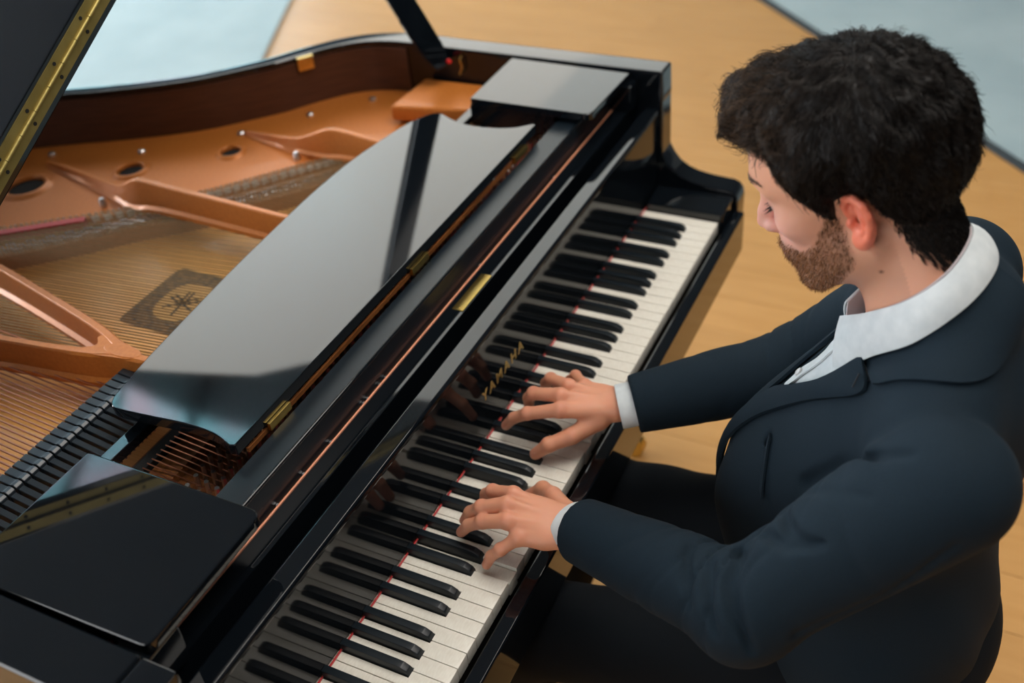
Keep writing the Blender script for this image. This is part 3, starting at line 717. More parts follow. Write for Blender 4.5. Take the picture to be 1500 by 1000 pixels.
# prop stick
pb, pt = Vector((0.665, 0.603, 0.955)), Vector((0.517, 0.887, 1.672))
d = (pt - pb).normalized(); side = Vector((-0.62, -0.78, 0.0)); side = (side - d * side.dot(d)).normalized(); nrm = d.cross(side)
bm = bmesh.new(); rings_ = []
for t, w in ((0.0, 0.015), (0.05, 0.0235), (0.14, 0.0245), (0.9, 0.022), (1.0, 0.012)):
    c = pb + (pt - pb) * t
    rings_.append([bm.verts.new(c + nrm * (sx * w) + side * (sy * 0.013)) for sx, sy in ((-1, -1), (1, -1), (1, 1), (-1, 1))])
for i in range(len(rings_) - 1):
    for k in range(4): bm.faces.new((rings_[i][k], rings_[i][(k + 1) % 4], rings_[i + 1][(k + 1) % 4], rings_[i + 1][k]))
bm.faces.new(rings_[0][::-1]); bm.faces.new(rings_[-1])
bmesh.ops.recalc_face_normals(bm, faces=bm.faces); bevel_all(bm, 0.003, 2, 40)
prop = bm_obj('lid_prop', bm, M['black'], piano, angle=30)
tube('red_tip', [(0.6625, 0.581, 0.968), (0.668, 0.590, 0.966), (0.671, 0.598, 0.964)], [0.0035, 0.0055, 0.005], M['red_plastic'], prop, label='small red rubber tip beside the prop')
tube('hook', [(0.684, 0.566, 0.972), (0.676, 0.566, 0.968), (0.677, 0.563, 0.952), (0.673, 0.568, 0.938), (0.683, 0.572, 0.934)], 0.0022, M['brass'], prop, 6, label='little brass hook')
# brass catch on the inside of the rim
catch = box('rim_catch', -0.017, 0.017, -0.0015, 0.004, -0.010, 0.0165, M['brass'], piano, 0.002, label='brass catch on the inner edge of the rim')
catch.location = (0.574, 0.876, 0.966); catch.rotation_euler = (0, 0, math.radians(-36) + math.pi)
ct = box('catch_top', -0.017, 0.017, -0.0015, 0.010, 0.0165, 0.0195, M['brass'], catch, 0.001)
# legs and pedal lyre
def leg(x, y):
    P = [(0.050, 0.64), (0.050, 0.56), (0.034, 0.53), (0.027, 0.18), (0.034, 0.15), (0.030, 0.10)]
    bm = bmesh.new(); rr = []
    for r_, z in P[::-1]: rr.append([bm.verts.new((x + sx * r_, y + sy * r_, z)) for sx, sy in ((-1, -1), (1, -1), (1, 1), (-1, 1))])
    for i in range(len(rr) - 1):
        for k in range(4): bm.faces.new((rr[i][k], rr[i][(k + 1) % 4], rr[i + 1][(k + 1) % 4], rr[i + 1][k]))
    bm.faces.new(rr[0][::-1]); bm.faces.new(rr[-1]); bmesh.ops.recalc_face_normals(bm, faces=bm.faces); bevel_all(bm, 0.004, 2, 40)
    lg = bm_obj('leg', bm, M['black'], piano, angle=30)
    A = Acc(); A.tube([(x - 0.012, y, 0.032), (x + 0.012, y, 0.032)], 0.032, 16); A.tube([(x, y, 0.03), (x, y, 0.105)], 0.012, 8)
    A.build('caster', M['brass'], lg)
leg(0.655, 0.20); leg(-0.655, 0.20); leg(-0.25, 1.36)
lyre = prism('lyre', [(-0.085, 0.60), (-0.075, 0.35), (-0.055, 0.13), (-0.15, 0.13), (-0.15, 0.075), (0.15, 0.075), (0.15, 0.13), (0.055, 0.13), (0.075, 0.35), (0.085, 0.60)], 'y', 0.33, 0.36, M['black'], piano, 0.004)
for x in (-0.075, 0.0, 0.075):
    prism('pedal', [(x - 0.010, 0.33), (x + 0.010, 0.33), (x + 0.019, 0.22), (x + 0.014, 0.20), (x - 0.014, 0.20), (x - 0.019, 0.22)], 'z', 0.085, 0.093, M['brass'], lyre, 0.002)
child_keep(piano)
# ------------------------------------------------------------------ implicit surfaces for the figure
def smin(a, b, k):
    h = np.clip(0.5 + 0.5 * (b - a) / k, 0, 1)
    return b * (1 - h) + a * h - k * h * (1 - h)
def smax(a, b, k): return -smin(-a, -b, k)
def s_sph(P, c, r): return np.linalg.norm(P - np.array(c), axis=1) - r
def s_ell(P, c, r, R=None):
    q = P - np.array(c)
    if R is not None: q = q @ R.T
    r = np.array(r); k0 = np.linalg.norm(q / r, axis=1); k1 = np.linalg.norm(q / (r * r), axis=1) + 1e-9
    return k0 * (k0 - 1.0) / k1
def s_cone(P, a, b, ra, rb):
    a = np.array(a, float); b = np.array(b, float); ba = b - a
    h = np.clip(((P - a) @ ba) / (ba @ ba), 0, 1)
    return np.linalg.norm(P - a - h[:, None] * ba, axis=1) - (ra + (rb - ra) * h)
def s_chain(P, pts, rads, k=0.004):
    d = None
    for i in range(len(pts) - 1):
        e = s_cone(P, pts[i], pts[i + 1], rads[i], rads[i + 1])
        d = e if d is None else smin(d, e, k)
    return d
def local(f, lo, hi, pad=0.03):
    """evaluate f only near its box, a lower bound elsewhere"""
    lo = np.array(lo); hi = np.array(hi)
    def g(P):
        q = np.maximum(np.maximum(lo - P, P - hi), 0); dd = np.linalg.norm(q, axis=1)
        out = dd + pad * 0.5
        m_ = dd < pad
        if m_.any(): out[m_] = f(P[m_])
        return out
    return g

def surface(f, lo, hi, h, blk=8, fudge=1.7):
    """sparse surface nets: returns vertices and quads of the zero set of f"""
    lo = np.array(lo, float); n = np.ceil((np.array(hi) - lo) / h).astype(int)
    nb = np.ceil(n / blk).astype(int)
    I = np.stack(np.meshgrid(*[np.arange(k) for k in nb], indexing='ij'), -1).reshape(-1, 3)
    c = lo + (I * blk + blk / 2) * h
    d = f(c)
    I = I[np.abs(d) < blk * h * 0.8661 * fudge]
    g = np.arange(blk + 1); G = np.stack(np.meshgrid(g, g, g, indexing='ij'), -1).reshape(-1, 3)
    N1 = blk + 1
    S = int(max(nb) * blk + 2)
    vkeys, vpos, ekeys = [], [], []
    for s in range(0, len(I), 400):
        B = I[s:s + 400] * blk
        pts = (B[:, None, :] + G[None]).reshape(-1, 3)
        val = f(lo + pts * h).reshape(len(B), N1, N1, N1)
        sg = val < 0
        corners = [(i, j, k) for i in (0, 1) for j in (0, 1) for k in (0, 1)]
        cs = [sg[:, i:i + blk, j:j + blk, k:k + blk] for i, j, k in corners]
        tot = sum(x.astype(np.int8) for x in cs)
        act = (tot > 0) & (tot < 8)
        bi, xi, yi, zi = np.nonzero(act)
        if len(bi) == 0: continue
        acc = np.zeros((len(bi), 3)); cnt = np.zeros(len(bi))
        cv = {cn: val[bi, xi + cn[0], yi + cn[1], zi + cn[2]] for cn in corners}
        for a in corners:
            for ax in range(3):
                if a[ax] == 1: continue
                b = list(a); b[ax] = 1; b = tuple(b)
                va, vb = cv[a], cv[b]; cr = (va < 0) != (vb < 0)
                t = np.where(cr, va / np.where(cr, va - vb, 1), 0)
                p = np.tile(np.array(a, float), (len(bi), 1)); p[:, ax] += t
                acc += np.where(cr[:, None], p, 0); cnt += cr
        cell = B[bi] + np.stack([xi, yi, zi], 1)
        vpos.append(lo + (cell + acc / cnt[:, None]) * h)
        vkeys.append((cell[:, 0] * S + cell[:, 1]) * S + cell[:, 2])
        for ax in range(3):
            sl0 = [slice(None), slice(0, blk), slice(0, blk), slice(0, blk)]; sl1 = list(sl0); sl1[ax + 1] = slice(1, blk + 1)
            a_, b_ = sg[tuple(sl0)], sg[tuple(sl1)]
            e = np.nonzero(a_ != b_)
            if len(e[0]):
                ce = B[e[0]] + np.stack(e[1:], 1)
                ekeys.append(np.concatenate([ce, np.full((len(ce), 1), ax), a_[e][:, None]], 1))
    K = np.concatenate(vkeys); Vp = np.concatenate(vpos)
    o = np.argsort(K); K = K[o]; Vp = Vp[o]
    E = np.concatenate(ekeys)
    def idx(c):
        k = (c[:, 0] * S + c[:, 1]) * S + c[:, 2]; j = np.minimum(np.searchsorted(K, k), len(K) - 1)
        return np.where(K[j] == k, j, -1)
    Fq = []
    for ax in range(3):
        e = E[E[:, 3] == ax]; c0 = e[:, :3]; u = np.zeros(3, int); w = np.zeros(3, int); u[(ax + 1) % 3] = 1; w[(ax + 2) % 3] = 1
        q = np.stack([idx(c0), idx(c0 - u), idx(c0 - u - w), idx(c0 - w)], 1)
        q = np.where((e[:, 4] == 1)[:, None], q, q[:, ::-1])
        Fq.append(q[(q >= 0).all(1)])
    return Vp, np.concatenate(Fq)

def grad(f, P, e=0.0008):
    g = np.stack([f(P + np.array(v) * e) - f(P - np.array(v) * e) for v in ((1, 0, 0), (0, 1, 0), (0, 0, 1))], 1)
    return g / (np.linalg.norm(g, axis=1)[:, None] + 1e-12)
def project(f, P, off=0.0, it=6):
    P = np.array(P, float)
    for _ in range(it):
        P = P - grad(f, P) * (f(P) - off)[:, None] * 0.9
    return P
def mesh_np(name, V, F, m, parent=None, col=None, smooth=True, **kw):
    me = bpy.data.meshes.new(name)
    V = np.asarray(V, float); F = np.asarray(F)
    me.vertices.add(len(V)); me.vertices.foreach_set('co', V.ravel())
    k = F.shape[1]
    me.loops.add(F.size); me.loops.foreach_set('vertex_index', F.ravel().astype(np.int32))
    me.polygons.add(len(F)); me.polygons.foreach_set('loop_start', np.arange(0, F.size, k, dtype=np.int32))
    me.polygons.foreach_set('use_smooth', np.full(len(F), smooth))
    me.update(calc_edges=True); me.validate()
    me.materials.append(m)
    if col is not None:
        a = me.color_attributes.new('Col', 'FLOAT_COLOR', 'POINT')
        a.data.foreach_set('color', np.concatenate([col, np.ones((len(col), 1))], 1).ravel().astype(np.float32))
    o = bpy.data.objects.new(name, me)
    return link(o, parent, **kw)
# ------------------------------------------------------------------ the player
person = empty('person', (-0.06, -0.45, 0.0), 'seated person in a dark navy suit and white open-collar shirt playing the piano', 'person')
HB = np.array([[-0.0202, 0.8912, -0.4532], [-0.9988, -0.0385, -0.0313], [-0.0453, 0.4521, 0.8908]])   # forward, left, up of the head
HO = np.array([-0.0395, -0.3309, 1.2381]); HS = 1.02
def to_head(P): return ((P - HO) @ HB.T) / HS
def to_world(Q): return (np.asarray(Q, float) * HS) @ HB + HO

def head_base(Q):
    """skull, face and jaw without the small features (head coordinates: forward, left, up)"""
    A_ = Q.copy(); A_[:, 1] = np.abs(A_[:, 1])
    d = s_ell(A_, (-0.010, 0, 0.043), (0.094, 0.0735, 0.082))
    d = smin(d, s_ell(A_, (0.040, 0, 0.052), (0.050, 0.058, 0.050)), 0.03)
    d = smin(d, s_ell(A_, (0.044, 0, -0.025), (0.046, 0.052, 0.072)), 0.03)
    d = smin(d, s_cone(A_, (0.018, 0.046, -0.058), (0.074, 0.016, -0.092), 0.015, 0.015), 0.028)
    d = smin(d, s_ell(A_, (0.020, 0, -0.045), (0.052, 0.060, 0.055)), 0.02)
    return d
def ear(Q):
    A_ = Q.copy(); A_[:, 1] = np.abs(A_[:, 1])
    e = np.array((-0.010, 0.0755, -0.002)); th = math.radians(14); fl = math.radians(30)
    up = np.array((-math.sin(th), 0.10, math.cos(th))); up /= np.linalg.norm(up)
    bk = np.array((-math.cos(fl), math.sin(fl), 0.0)); bk -= up * (bk @ up); bk /= np.linalg.norm(bk)
    nr = np.cross(up, bk); nr *= np.sign(nr[1])
    q = A_ - e; X, Y, Z = q @ bk, q @ up, q @ nr                   # back, up, outward
    L = np.stack([X, Y, Z], 1)
    d = s_ell(L, (0.006, -0.002, -0.002), (0.0165, 0.0285, 0.0045))
    hel = [(-0.008, 0.004, 0.001), (-0.0095, 0.016, 0.003), (-0.004, 0.0265, 0.0045), (0.006, 0.0305, 0.0050), (0.0155, 0.0255, 0.0050), (0.0205, 0.014, 0.0048), (0.0205, 0.000, 0.0042), (0.0165, -0.013, 0.003), (0.0095, -0.023, 0.0018)]
    d = smin(d, s_chain(L, hel, [0.0028, 0.0034, 0.0038, 0.0040, 0.0040, 0.0038, 0.0034, 0.0032, 0.0036], 0.002), 0.003)
    d = smin(d, s_ell(L, (0.002, -0.0255, 0.001), (0.0090, 0.0095, 0.0048)), 0.005)
    ant = [(0.003, 0.016, 0.001), (0.0105, 0.008, 0.0025), (0.0115, -0.004, 0.0025), (0.006, -0.013, 0.002)]
    d = smin(d, s_chain(L, ant, [0.0024, 0.0030, 0.0030, 0.0026], 0.002), 0.003)
    d = smax(d, -s_ell(L, (0.0015, -0.003, 0.0030), (0.0075, 0.0092, 0.0085)), 0.003)
    d = smin(d, s_cone(L, (-0.0090, -0.009, -0.002), (-0.0070, -0.005, 0.0010), 0.0046, 0.0030), 0.005)
    return d
def head_full(Q):
    A_ = Q.copy(); A_[:, 1] = np.abs(A_[:, 1])
    d = head_base(Q)
    d = smin(d, s_sph(A_, (0.082, 0, -0.090), 0.0155), 0.02)                                  # chin
    d = smin(d, s_ell(A_, (0.056, 0.042, -0.004), (0.022, 0.018, 0.017)), 0.02)               # cheek bone
    d = smin(d, s_chain(A_, [(0.0855, 0.006, 0.041), (0.083, 0.022, 0.046), (0.068, 0.043, 0.042)], [0.0075, 0.0085, 0.0075]), 0.014)
    d = smax(d, -s_ell(A_, (0.101, 0.030, 0.024), (0.020, 0.021, 0.014)), 0.014)             # eye socket
    d = smin(d, s_sph(A_, (0.0705, 0.031, 0.0225), 0.0128), 0.005)                            # closed lids
    d = smax(d, -s_chain(A_, [(0.0845, 0.020, 0.0175), (0.0850, 0.031, 0.0150), (0.0785, 0.044, 0.0185)], [0.0009, 0.0011, 0.0009]), 0.0015)
    d = smin(d, s_chain(A_, [(0.083, 0, 0.034), (0.092, 0, 0.018), (0.1045, 0, -0.004), (0.1100, 0, -0.0145)], [0.0075, 0.0078, 0.0082, 0.0095], 0.006), 0.010)
    d = smin(d, s_ell(A_, (0.1005, 0.0105, -0.0185), (0.0095, 0.0068, 0.0070)), 0.006)        # nostril wing
    d = smax(d, -s_ell(A_, (0.1045, 0.0058, -0.0265), (0.0048, 0.0030, 0.0035)), 0.002)
    d = smin(d, s_ell(A_, (0.083, 0, -0.050), (0.0195, 0.027, 0.024)), 0.018)                 # mouth mound
    d = smin(d, s_chain(A_, [(0.1015, 0, -0.0455), (0.098, 0.010, -0.0475), (0.087, 0.0215, -0.0520)], [0.0038, 0.0042, 0.003]), 0.004)
    d = smin(d, s_chain(A_, [(0.1000, 0, -0.0575), (0.096, 0.011, -0.0565), (0.087, 0.0205, -0.0530)], [0.0052, 0.0050, 0.003]), 0.004)
    d = smin(d, ear(Q), 0.004)
    return d * HS

# --- hands: joints of each finger (knuckle, middle joint, end joint, tip)
RW = np.array((-0.004, -0.040, 0.803)); LW = np.array((-0.244, -0.070, 0.803))
def finger(m_, p_, t_, lift=0.0045, f=0.56):
    m_, p_, t_ = map(np.array, (m_, p_, t_)); d_ = p_ + (t_ - p_) * f + np.array((0, 0.5, 0.9)) * lift
    return [m_, p_, d_, t_]
RHF = [finger((-0.055, 0.032, 0.809), (-0.0635, 0.081, 0.793), (-0.0615, 0.121, 0.7545)), finger((-0.033, 0.040, 0.816), (-0.0275, 0.087, 0.800), (-0.016, 0.104, 0.757), 0.007),
       finger((-0.005, 0.040, 0.811), (0.0165, 0.079, 0.795), (0.031, 0.098, 0.752), 0.006), finger((0.0155, 0.024, 0.800), (0.0465, 0.052, 0.785), (0.062, 0.074, 0.742), 0.005)]
RTH = [(-0.032, -0.018, 0.786), (-0.066, 0.011, 0.774), (-0.085, 0.039, 0.764), (-0.0895, 0.060, 0.7425)]
LHF = [finger((-0.2295, 0.022, 0.812), (-0.2215, 0.058, 0.795), (-0.211, 0.081, 0.7575)), finger((-0.2525, 0.019, 0.817), (-0.2555, 0.057, 0.799), (-0.2535, 0.089, 0.758)),
       finger((-0.2735, 0.008, 0.812), (-0.2735, 0.047, 0.794), (-0.2730, 0.084, 0.7575)), finger((-0.2825, -0.010, 0.798), (-0.2960, 0.011, 0.779), (-0.2995, 0.034, 0.7425), 0.004)]
LTH = [(-0.212, -0.045, 0.785), (-0.183, -0.012, 0.775), (-0.166, 0.012, 0.762), (-0.169, 0.034, 0.7425)]
def hand(Wp, FG, TH, side):
    FR = [(0.0106, 0.0094, 0.0086, 0.0074), (0.0110, 0.0097, 0.0088, 0.0076), (0.0105, 0.0093, 0.0085, 0.0073), (0.0094, 0.0081, 0.0075, 0.0065)]
    allp = np.concatenate([np.array(f_) for f_ in FG] + [np.array(TH), Wp[None]])
    lo, hi = allp.min(0) - 0.03, allp.max(0) + 0.03
    ctr = np.mean([f_[0] for f_ in FG], 0)
    def f(P):
        d = None
        w0 = Wp + np.array((0, 0, -0.004))
        across = FG[0][0] - FG[3][0]; across = across / np.linalg.norm(across)
        for i, fg in enumerate(FG):
            base = w0 + across * (0.017 - 0.0115 * i)
            e = s_cone(P, base, fg[0] - np.array((0, 0, 0.003)), 0.0135, 0.0100)
            d = e if d is None else smin(d, e, 0.012)
        mid = (Wp + ctr) / 2 - np.array((0, 0, 0.010))
        d = smin(d, s_cone(P, mid + across * 0.018, mid - across * 0.020, 0.0125, 0.0110), 0.014)
        d = smin(d, s_cone(P, TH[0], mid, 0.013, 0.011), 0.012)
        for i, fg in enumerate(FG):                                                          # knuckles and tendons
            d = smin(d, s_sph(P, fg[0] + np.array((0, 0.0, 0.0005)), 0.0098), 0.005)
            d = smin(d, s_cone(P, fg[0] + np.array((0, 0, 0.0060)), w0 + across * (0.010 - 0.007 * i) + np.array((0, 0, 0.0075)), 0.0036, 0.0026), 0.0045)
        fs = None
        for i, fg in enumerate(FG):
            e = s_chain(P, fg, FR[i], 0.003)
            e = smin(e, s_sph(P, fg[1] + np.array((0, 0.0005, 0.0012)), FR[i][1] * 1.02), 0.004)
            fs = e if fs is None else smin(fs, e, 0.0018)
        t_ = s_chain(P, TH, (0.0150, 0.0124, 0.0108, 0.0090), 0.004)
        t_ = smin(t_, s_sph(P, np.array(TH[2]) + np.array((0, 0, 0.001)), 0.0103), 0.004)
        d = smin(d, fs, 0.005); d = smin(d, t_, 0.009)
        return d
    return local(f, lo, hi)
rhand = hand(RW, RHF, RTH, 1); lhand = hand(LW, LHF, LTH, -1)
L_EL, R_EL = np.array((-0.348, -0.318, 0.893)), np.array((0.122, -0.270, 0.842))
L_SH, R_SH = np.array((-0.250, -0.478, 1.042)), np.array((0.124, -0.445, 1.038))
NB = np.array((-0.058, -0.428, 1.115)); NT = to_world((-0.028, 0, -0.035))
headbox = np.stack([to_world(v) for v in [(x, y, z) for x in (-0.115, 0.13) for y in (-0.105, 0.105) for z in (-0.125, 0.14)]])
f_head = local(lambda P: head_full(to_head(P)), headbox.min(0), headbox.max(0))
def body_sdf(P):
    d = f_head(P)
    nk = s_cone(P, NT, NB, 0.0545, 0.060)
    nk = smin(nk, s_cone(P, to_world((-0.055, 0.026, 0.0)), NB + np.array((-0.030, -0.010, 0.01)), 0.017, 0.022), 0.02)
    nk = smin(nk, s_cone(P, to_world((-0.012, 0.056, -0.045)), NB + np.array((0.0, 0.062, 0.01)), 0.009, 0.010), 0.02)
    d = smin(d, nk, 0.022)
    d = smin(d, s_cone(P, NB, (-0.06, -0.41, 0.95), 0.055, 0.075), 0.03)                      # trunk inside the clothes
    d = smin(d, s_cone(P, (-0.06, -0.41, 0.95), (-0.06, -0.42, 0.64), 0.075, 0.08), 0.03)
    for sh, el, wr in ((L_SH, L_EL, LW), (R_SH, R_EL, RW)):
        d = smin(d, s_cone(P, (-0.06, -0.43, 1.02), sh, 0.05, 0.042), 0.03)
        d = smin(d, s_cone(P, sh, el, 0.040, 0.033), 0.02)
        ax = (wr - el); q = wr - np.array((0, 0, 0.002))
        d = smin(d, s_cone(P, el, q - ax * 0.12, 0.034, 0.0245), 0.015)
        d = smin(d, s_cone(P, q + np.array((0.008, 0, 0)), q + np.array((0.008, 0, 0)) - ax * 0.2, 0.0195, 0.022), 0.01)
        d = smin(d, s_cone(P, q - np.array((0.010, 0, 0)), q - np.array((0.010, 0, 0)) - ax * 0.2, 0.0195, 0.022), 0.01)
    d = smin(d, rhand(P), 0.010); d = smin(d, lhand(P), 0.010)
    return d
Vb, Fb = surface(body_sdf, (-0.42, -0.56, 0.53), (0.20, 0.16, 1.40), 0.0021)

HLF = np.array([-0.12, -0.085, -0.067, -0.047, -0.037, -0.033, -0.022, -0.013, 0.004, 0.010, 0.017, 0.022, 0.027, 0.033, 0.040, 0.045, 0.050, 0.065, 0.11])
HLU = np.array([-0.088, -0.088, -0.082, -0.057, -0.028, 0.005, 0.026, 0.034, 0.030, 0.012, 0.002, 0.009, 0.023, 0.033, 0.046, 0.066, 0.087, 0.092, 0.094])
def hair_above(Q): return Q[:, 2] - np.interp(Q[:, 0], HLF, HLU)
BF = np.array([0.005, 0.010, 0.021, 0.036, 0.046, 0.060, 0.071, 0.085, 0.12])
BTOP = np.array([-0.03, 0.004, 0.006, -0.012, -0.024, -0.033, -0.037, -0.034, -0.030])
BBOT = np.array([-0.05, -0.055, -0.068, -0.080, -0.092, -0.100, -0.110, -0.125, -0.125])
def beard_w(Q):
    t = np.interp(Q[:, 0], BF, BTOP) - Q[:, 2]; b_ = Q[:, 2] - np.interp(Q[:, 0], BF, BBOT)
    fr = Q[:, 0] - 0.008 + 0.15 * np.minimum(0, Q[:, 2] + 0.05)
    return np.clip(np.minimum(np.minimum(t, b_), fr) / 0.008, 0, 1)
def skin_color(P):
    Q = to_head(P); n_ = len(P)
    c = np.tile(np.array((0.66, 0.295, 0.180)), (n_, 1))
    def mix(w, col): 
        nonlocal c
        w = np.clip(w, 0, 1)[:, None]; c = c * (1 - w) + np.array(col) * w
    hd = (P[:, 2] > 1.0)
    mix(hd * 0.45, (0.74, 0.41, 0.285))
    A_ = Q.copy(); A_[:, 1] = np.abs(A_[:, 1])
    mix(hd * (1.15 - s_ell(A_, (0.085, 0.02, -0.01), (0.035, 0.045, 0.032)) / 0.02) * 0.5, (0.76, 0.40, 0.33))    # nose and cheeks
    de = ear(Q); mix(hd * (1 - de / 0.004) * 0.8, (0.80, 0.19, 0.115))                                             # ears
    mix(hd * beard_w(Q) * 0.60, (0.22, 0.105, 0.055))
    stub = np.clip(1 - np.abs(Q[:, 2] + 0.085) / 0.05, 0, 1) * (Q[:, 0] > -0.03) * (Q[:, 2] < -0.045)
    mix(hd * stub * 0.28, (0.26, 0.15, 0.10))
    mix(hd * np.clip((hair_above(Q) + 0.004) / 0.012, 0, 1) * (de > 0.003) * 0.92, (0.030, 0.019, 0.014))                            # scalp under the hair
    mix(hd * (1 - s_ell(A_, (0.100, 0, -0.051), (0.012, 0.020, 0.009)) / 0.006) * 0.6, (0.42, 0.16, 0.13))
    mix(hd * (1 - s_ell(A_, (0.081, 0.031, 0.019), (0.010, 0.016, 0.006)) / 0.004) * 0.35, (0.40, 0.18, 0.14))
    mix((1.4 - np.linalg.norm(P - np.array((-0.1015, -0.3745, 1.1729)), axis=1) / 0.0022), (0.10, 0.035, 0.02))      # small mole
    for FG, TH in ((RHF, RTH), (LHF, LTH)):
        for fg in list(FG) + [[np.array(x) for x in TH]]:
            for j, r_, w in ((0, 0.014, 0.35), (1, 0.011, 0.5), (3, 0.014, 0.6)):
                mix((1.2 - np.linalg.norm(P - fg[j] - np.array((0, 0, 0.006)), axis=1) / r_) * w, (0.60, 0.215, 0.145))
    return c
body = mesh_np('body', Vb, Fb, M['skin'], person, skin_color(Vb))

# nails
def nail(tip, dip, up, r_, name='fingernail'):
    tip = np.array(tip); dip = np.array(dip); ax = tip - dip; ax /= np.linalg.norm(ax); up = np.array(up, float); up -= ax * (up @ ax); up /= np.linalg.norm(up); sd = np.cross(ax, up)
    V, F = [], []; nu, nv = 6, 5
    for i in range(nu):
        for j in range(nv):
            a = (j / (nv - 1) - 0.5) * 2; t = i / (nu - 1)
            w = r_ * 0.80 * (1 - 0.35 * max(0, t - 0.7) / 0.3 * abs(a)) * (0.82 + 0.18 * min(1, t * 3))
            p = tip + ax * (-0.0075 + 0.0115 * t) + sd * a * w + up * (r_ * (1.06 - 0.42 * a * a) - 0.0022 * t)
            V.append(p)
    for i in range(nu - 1):
        for j in range(nv - 1): F.append((i * nv + j, (i + 1) * nv + j, (i + 1) * nv + j + 1, i * nv + j + 1))
    bm = bmesh.new(); vs = [bm.verts.new(v) for v in V]
    for f in F: bm.faces.new([vs[i] for i in f])
    ex = bmesh.ops.extrude_face_region(bm, geom=list(bm.faces))
    bmesh.ops.translate(bm, vec=tuple(-up * 0.0014), verts=[v for v in ex['geom'] if isinstance(v, bmesh.types.BMVert)])
    return bm_obj(name, bm, M['nail'], person, angle=60)
for FG in (RHF, LHF):
    for fg, r_ in zip(FG, (0.0074, 0.0076, 0.0073, 0.0065)):
        nail(fg[3], fg[2], (0, 0.8, 0.6), r_)
nail(RTH[3], RTH[2], (-0.62, -0.18, 0.75), 0.0091); nail(LTH[3], LTH[2], (0.6, 0.1, 0.75), 0.0089)

# ------------------------------------------------------------------ hair
def cap_t(Q):
    h = hair_above(Q)
    t = np.clip(0.0035 + 0.42 * h, -0.02, 0.0235)
    side = np.clip((np.abs(Q[:, 1]) - 0.045) / 0.03, 0, 1) * np.clip((0.085 - Q[:, 2]) / 0.05, 0, 1)
    t = np.where(h > 0, np.minimum(t, 0.0245 - 0.007 * side), t)
    return t
def cap_sdf_h(Q, rough=1.0):
    d = head_base(Q) - cap_t(Q)
    A_ = Q.copy(); A_[:, 1] = A_[:, 1] * 1.0
    q = s_ell(A_, (0.057, 0.002, 0.113), (0.033, 0.050, 0.031))
    q = smin(q, s_ell(A_, (0.078, 0.006, 0.110), (0.012, 0.034, 0.013)), 0.010)
    q = smin(q, s_ell(A_, (0.020, 0.0, 0.118), (0.060, 0.056, 0.026)), 0.02)
    d = smin(d, q, 0.014)
    ph = 240 * Q[:, 1] + 95 * Q[:, 0] + 2.0 * np.sin(70 * Q[:, 0] + 40 * Q[:, 2])
    w = np.clip((hair_above(Q) - 0.01) / 0.03, 0, 1)
    fr = 1 + 1.6 * np.clip((Q[:, 0] - 0.03) / 0.05, 0, 1) * np.clip((Q[:, 2] - 0.06) / 0.03, 0, 1)
    d = d + rough * fr * w * (0.0020 * np.sin(ph) + 0.0016 * np.sin(150 * Q[:, 0] + 130 * Q[:, 2] + 3 * np.sin(60 * Q[:, 1])) )
    return d
def cap_sdf(P): return cap_sdf_h(to_head(P)) * HS
hb_ = np.stack([to_world(v) for v in [(x, y, z) for x in (-0.14, 0.14) for y in (-0.105, 0.105) for z in (-0.10, 0.15)]])
def cap_cut(P):
    Q = to_head(P); A_ = Q.copy(); A_[:, 1] = np.abs(A_[:, 1])
    d = cap_sdf_h(Q) * HS
    return smax(d, -(head_base(Q) + 0.004) * HS, 0.001)
Vh, Fh = surface(cap_cut, hb_.min(0), hb_.max(0), 0.0028)

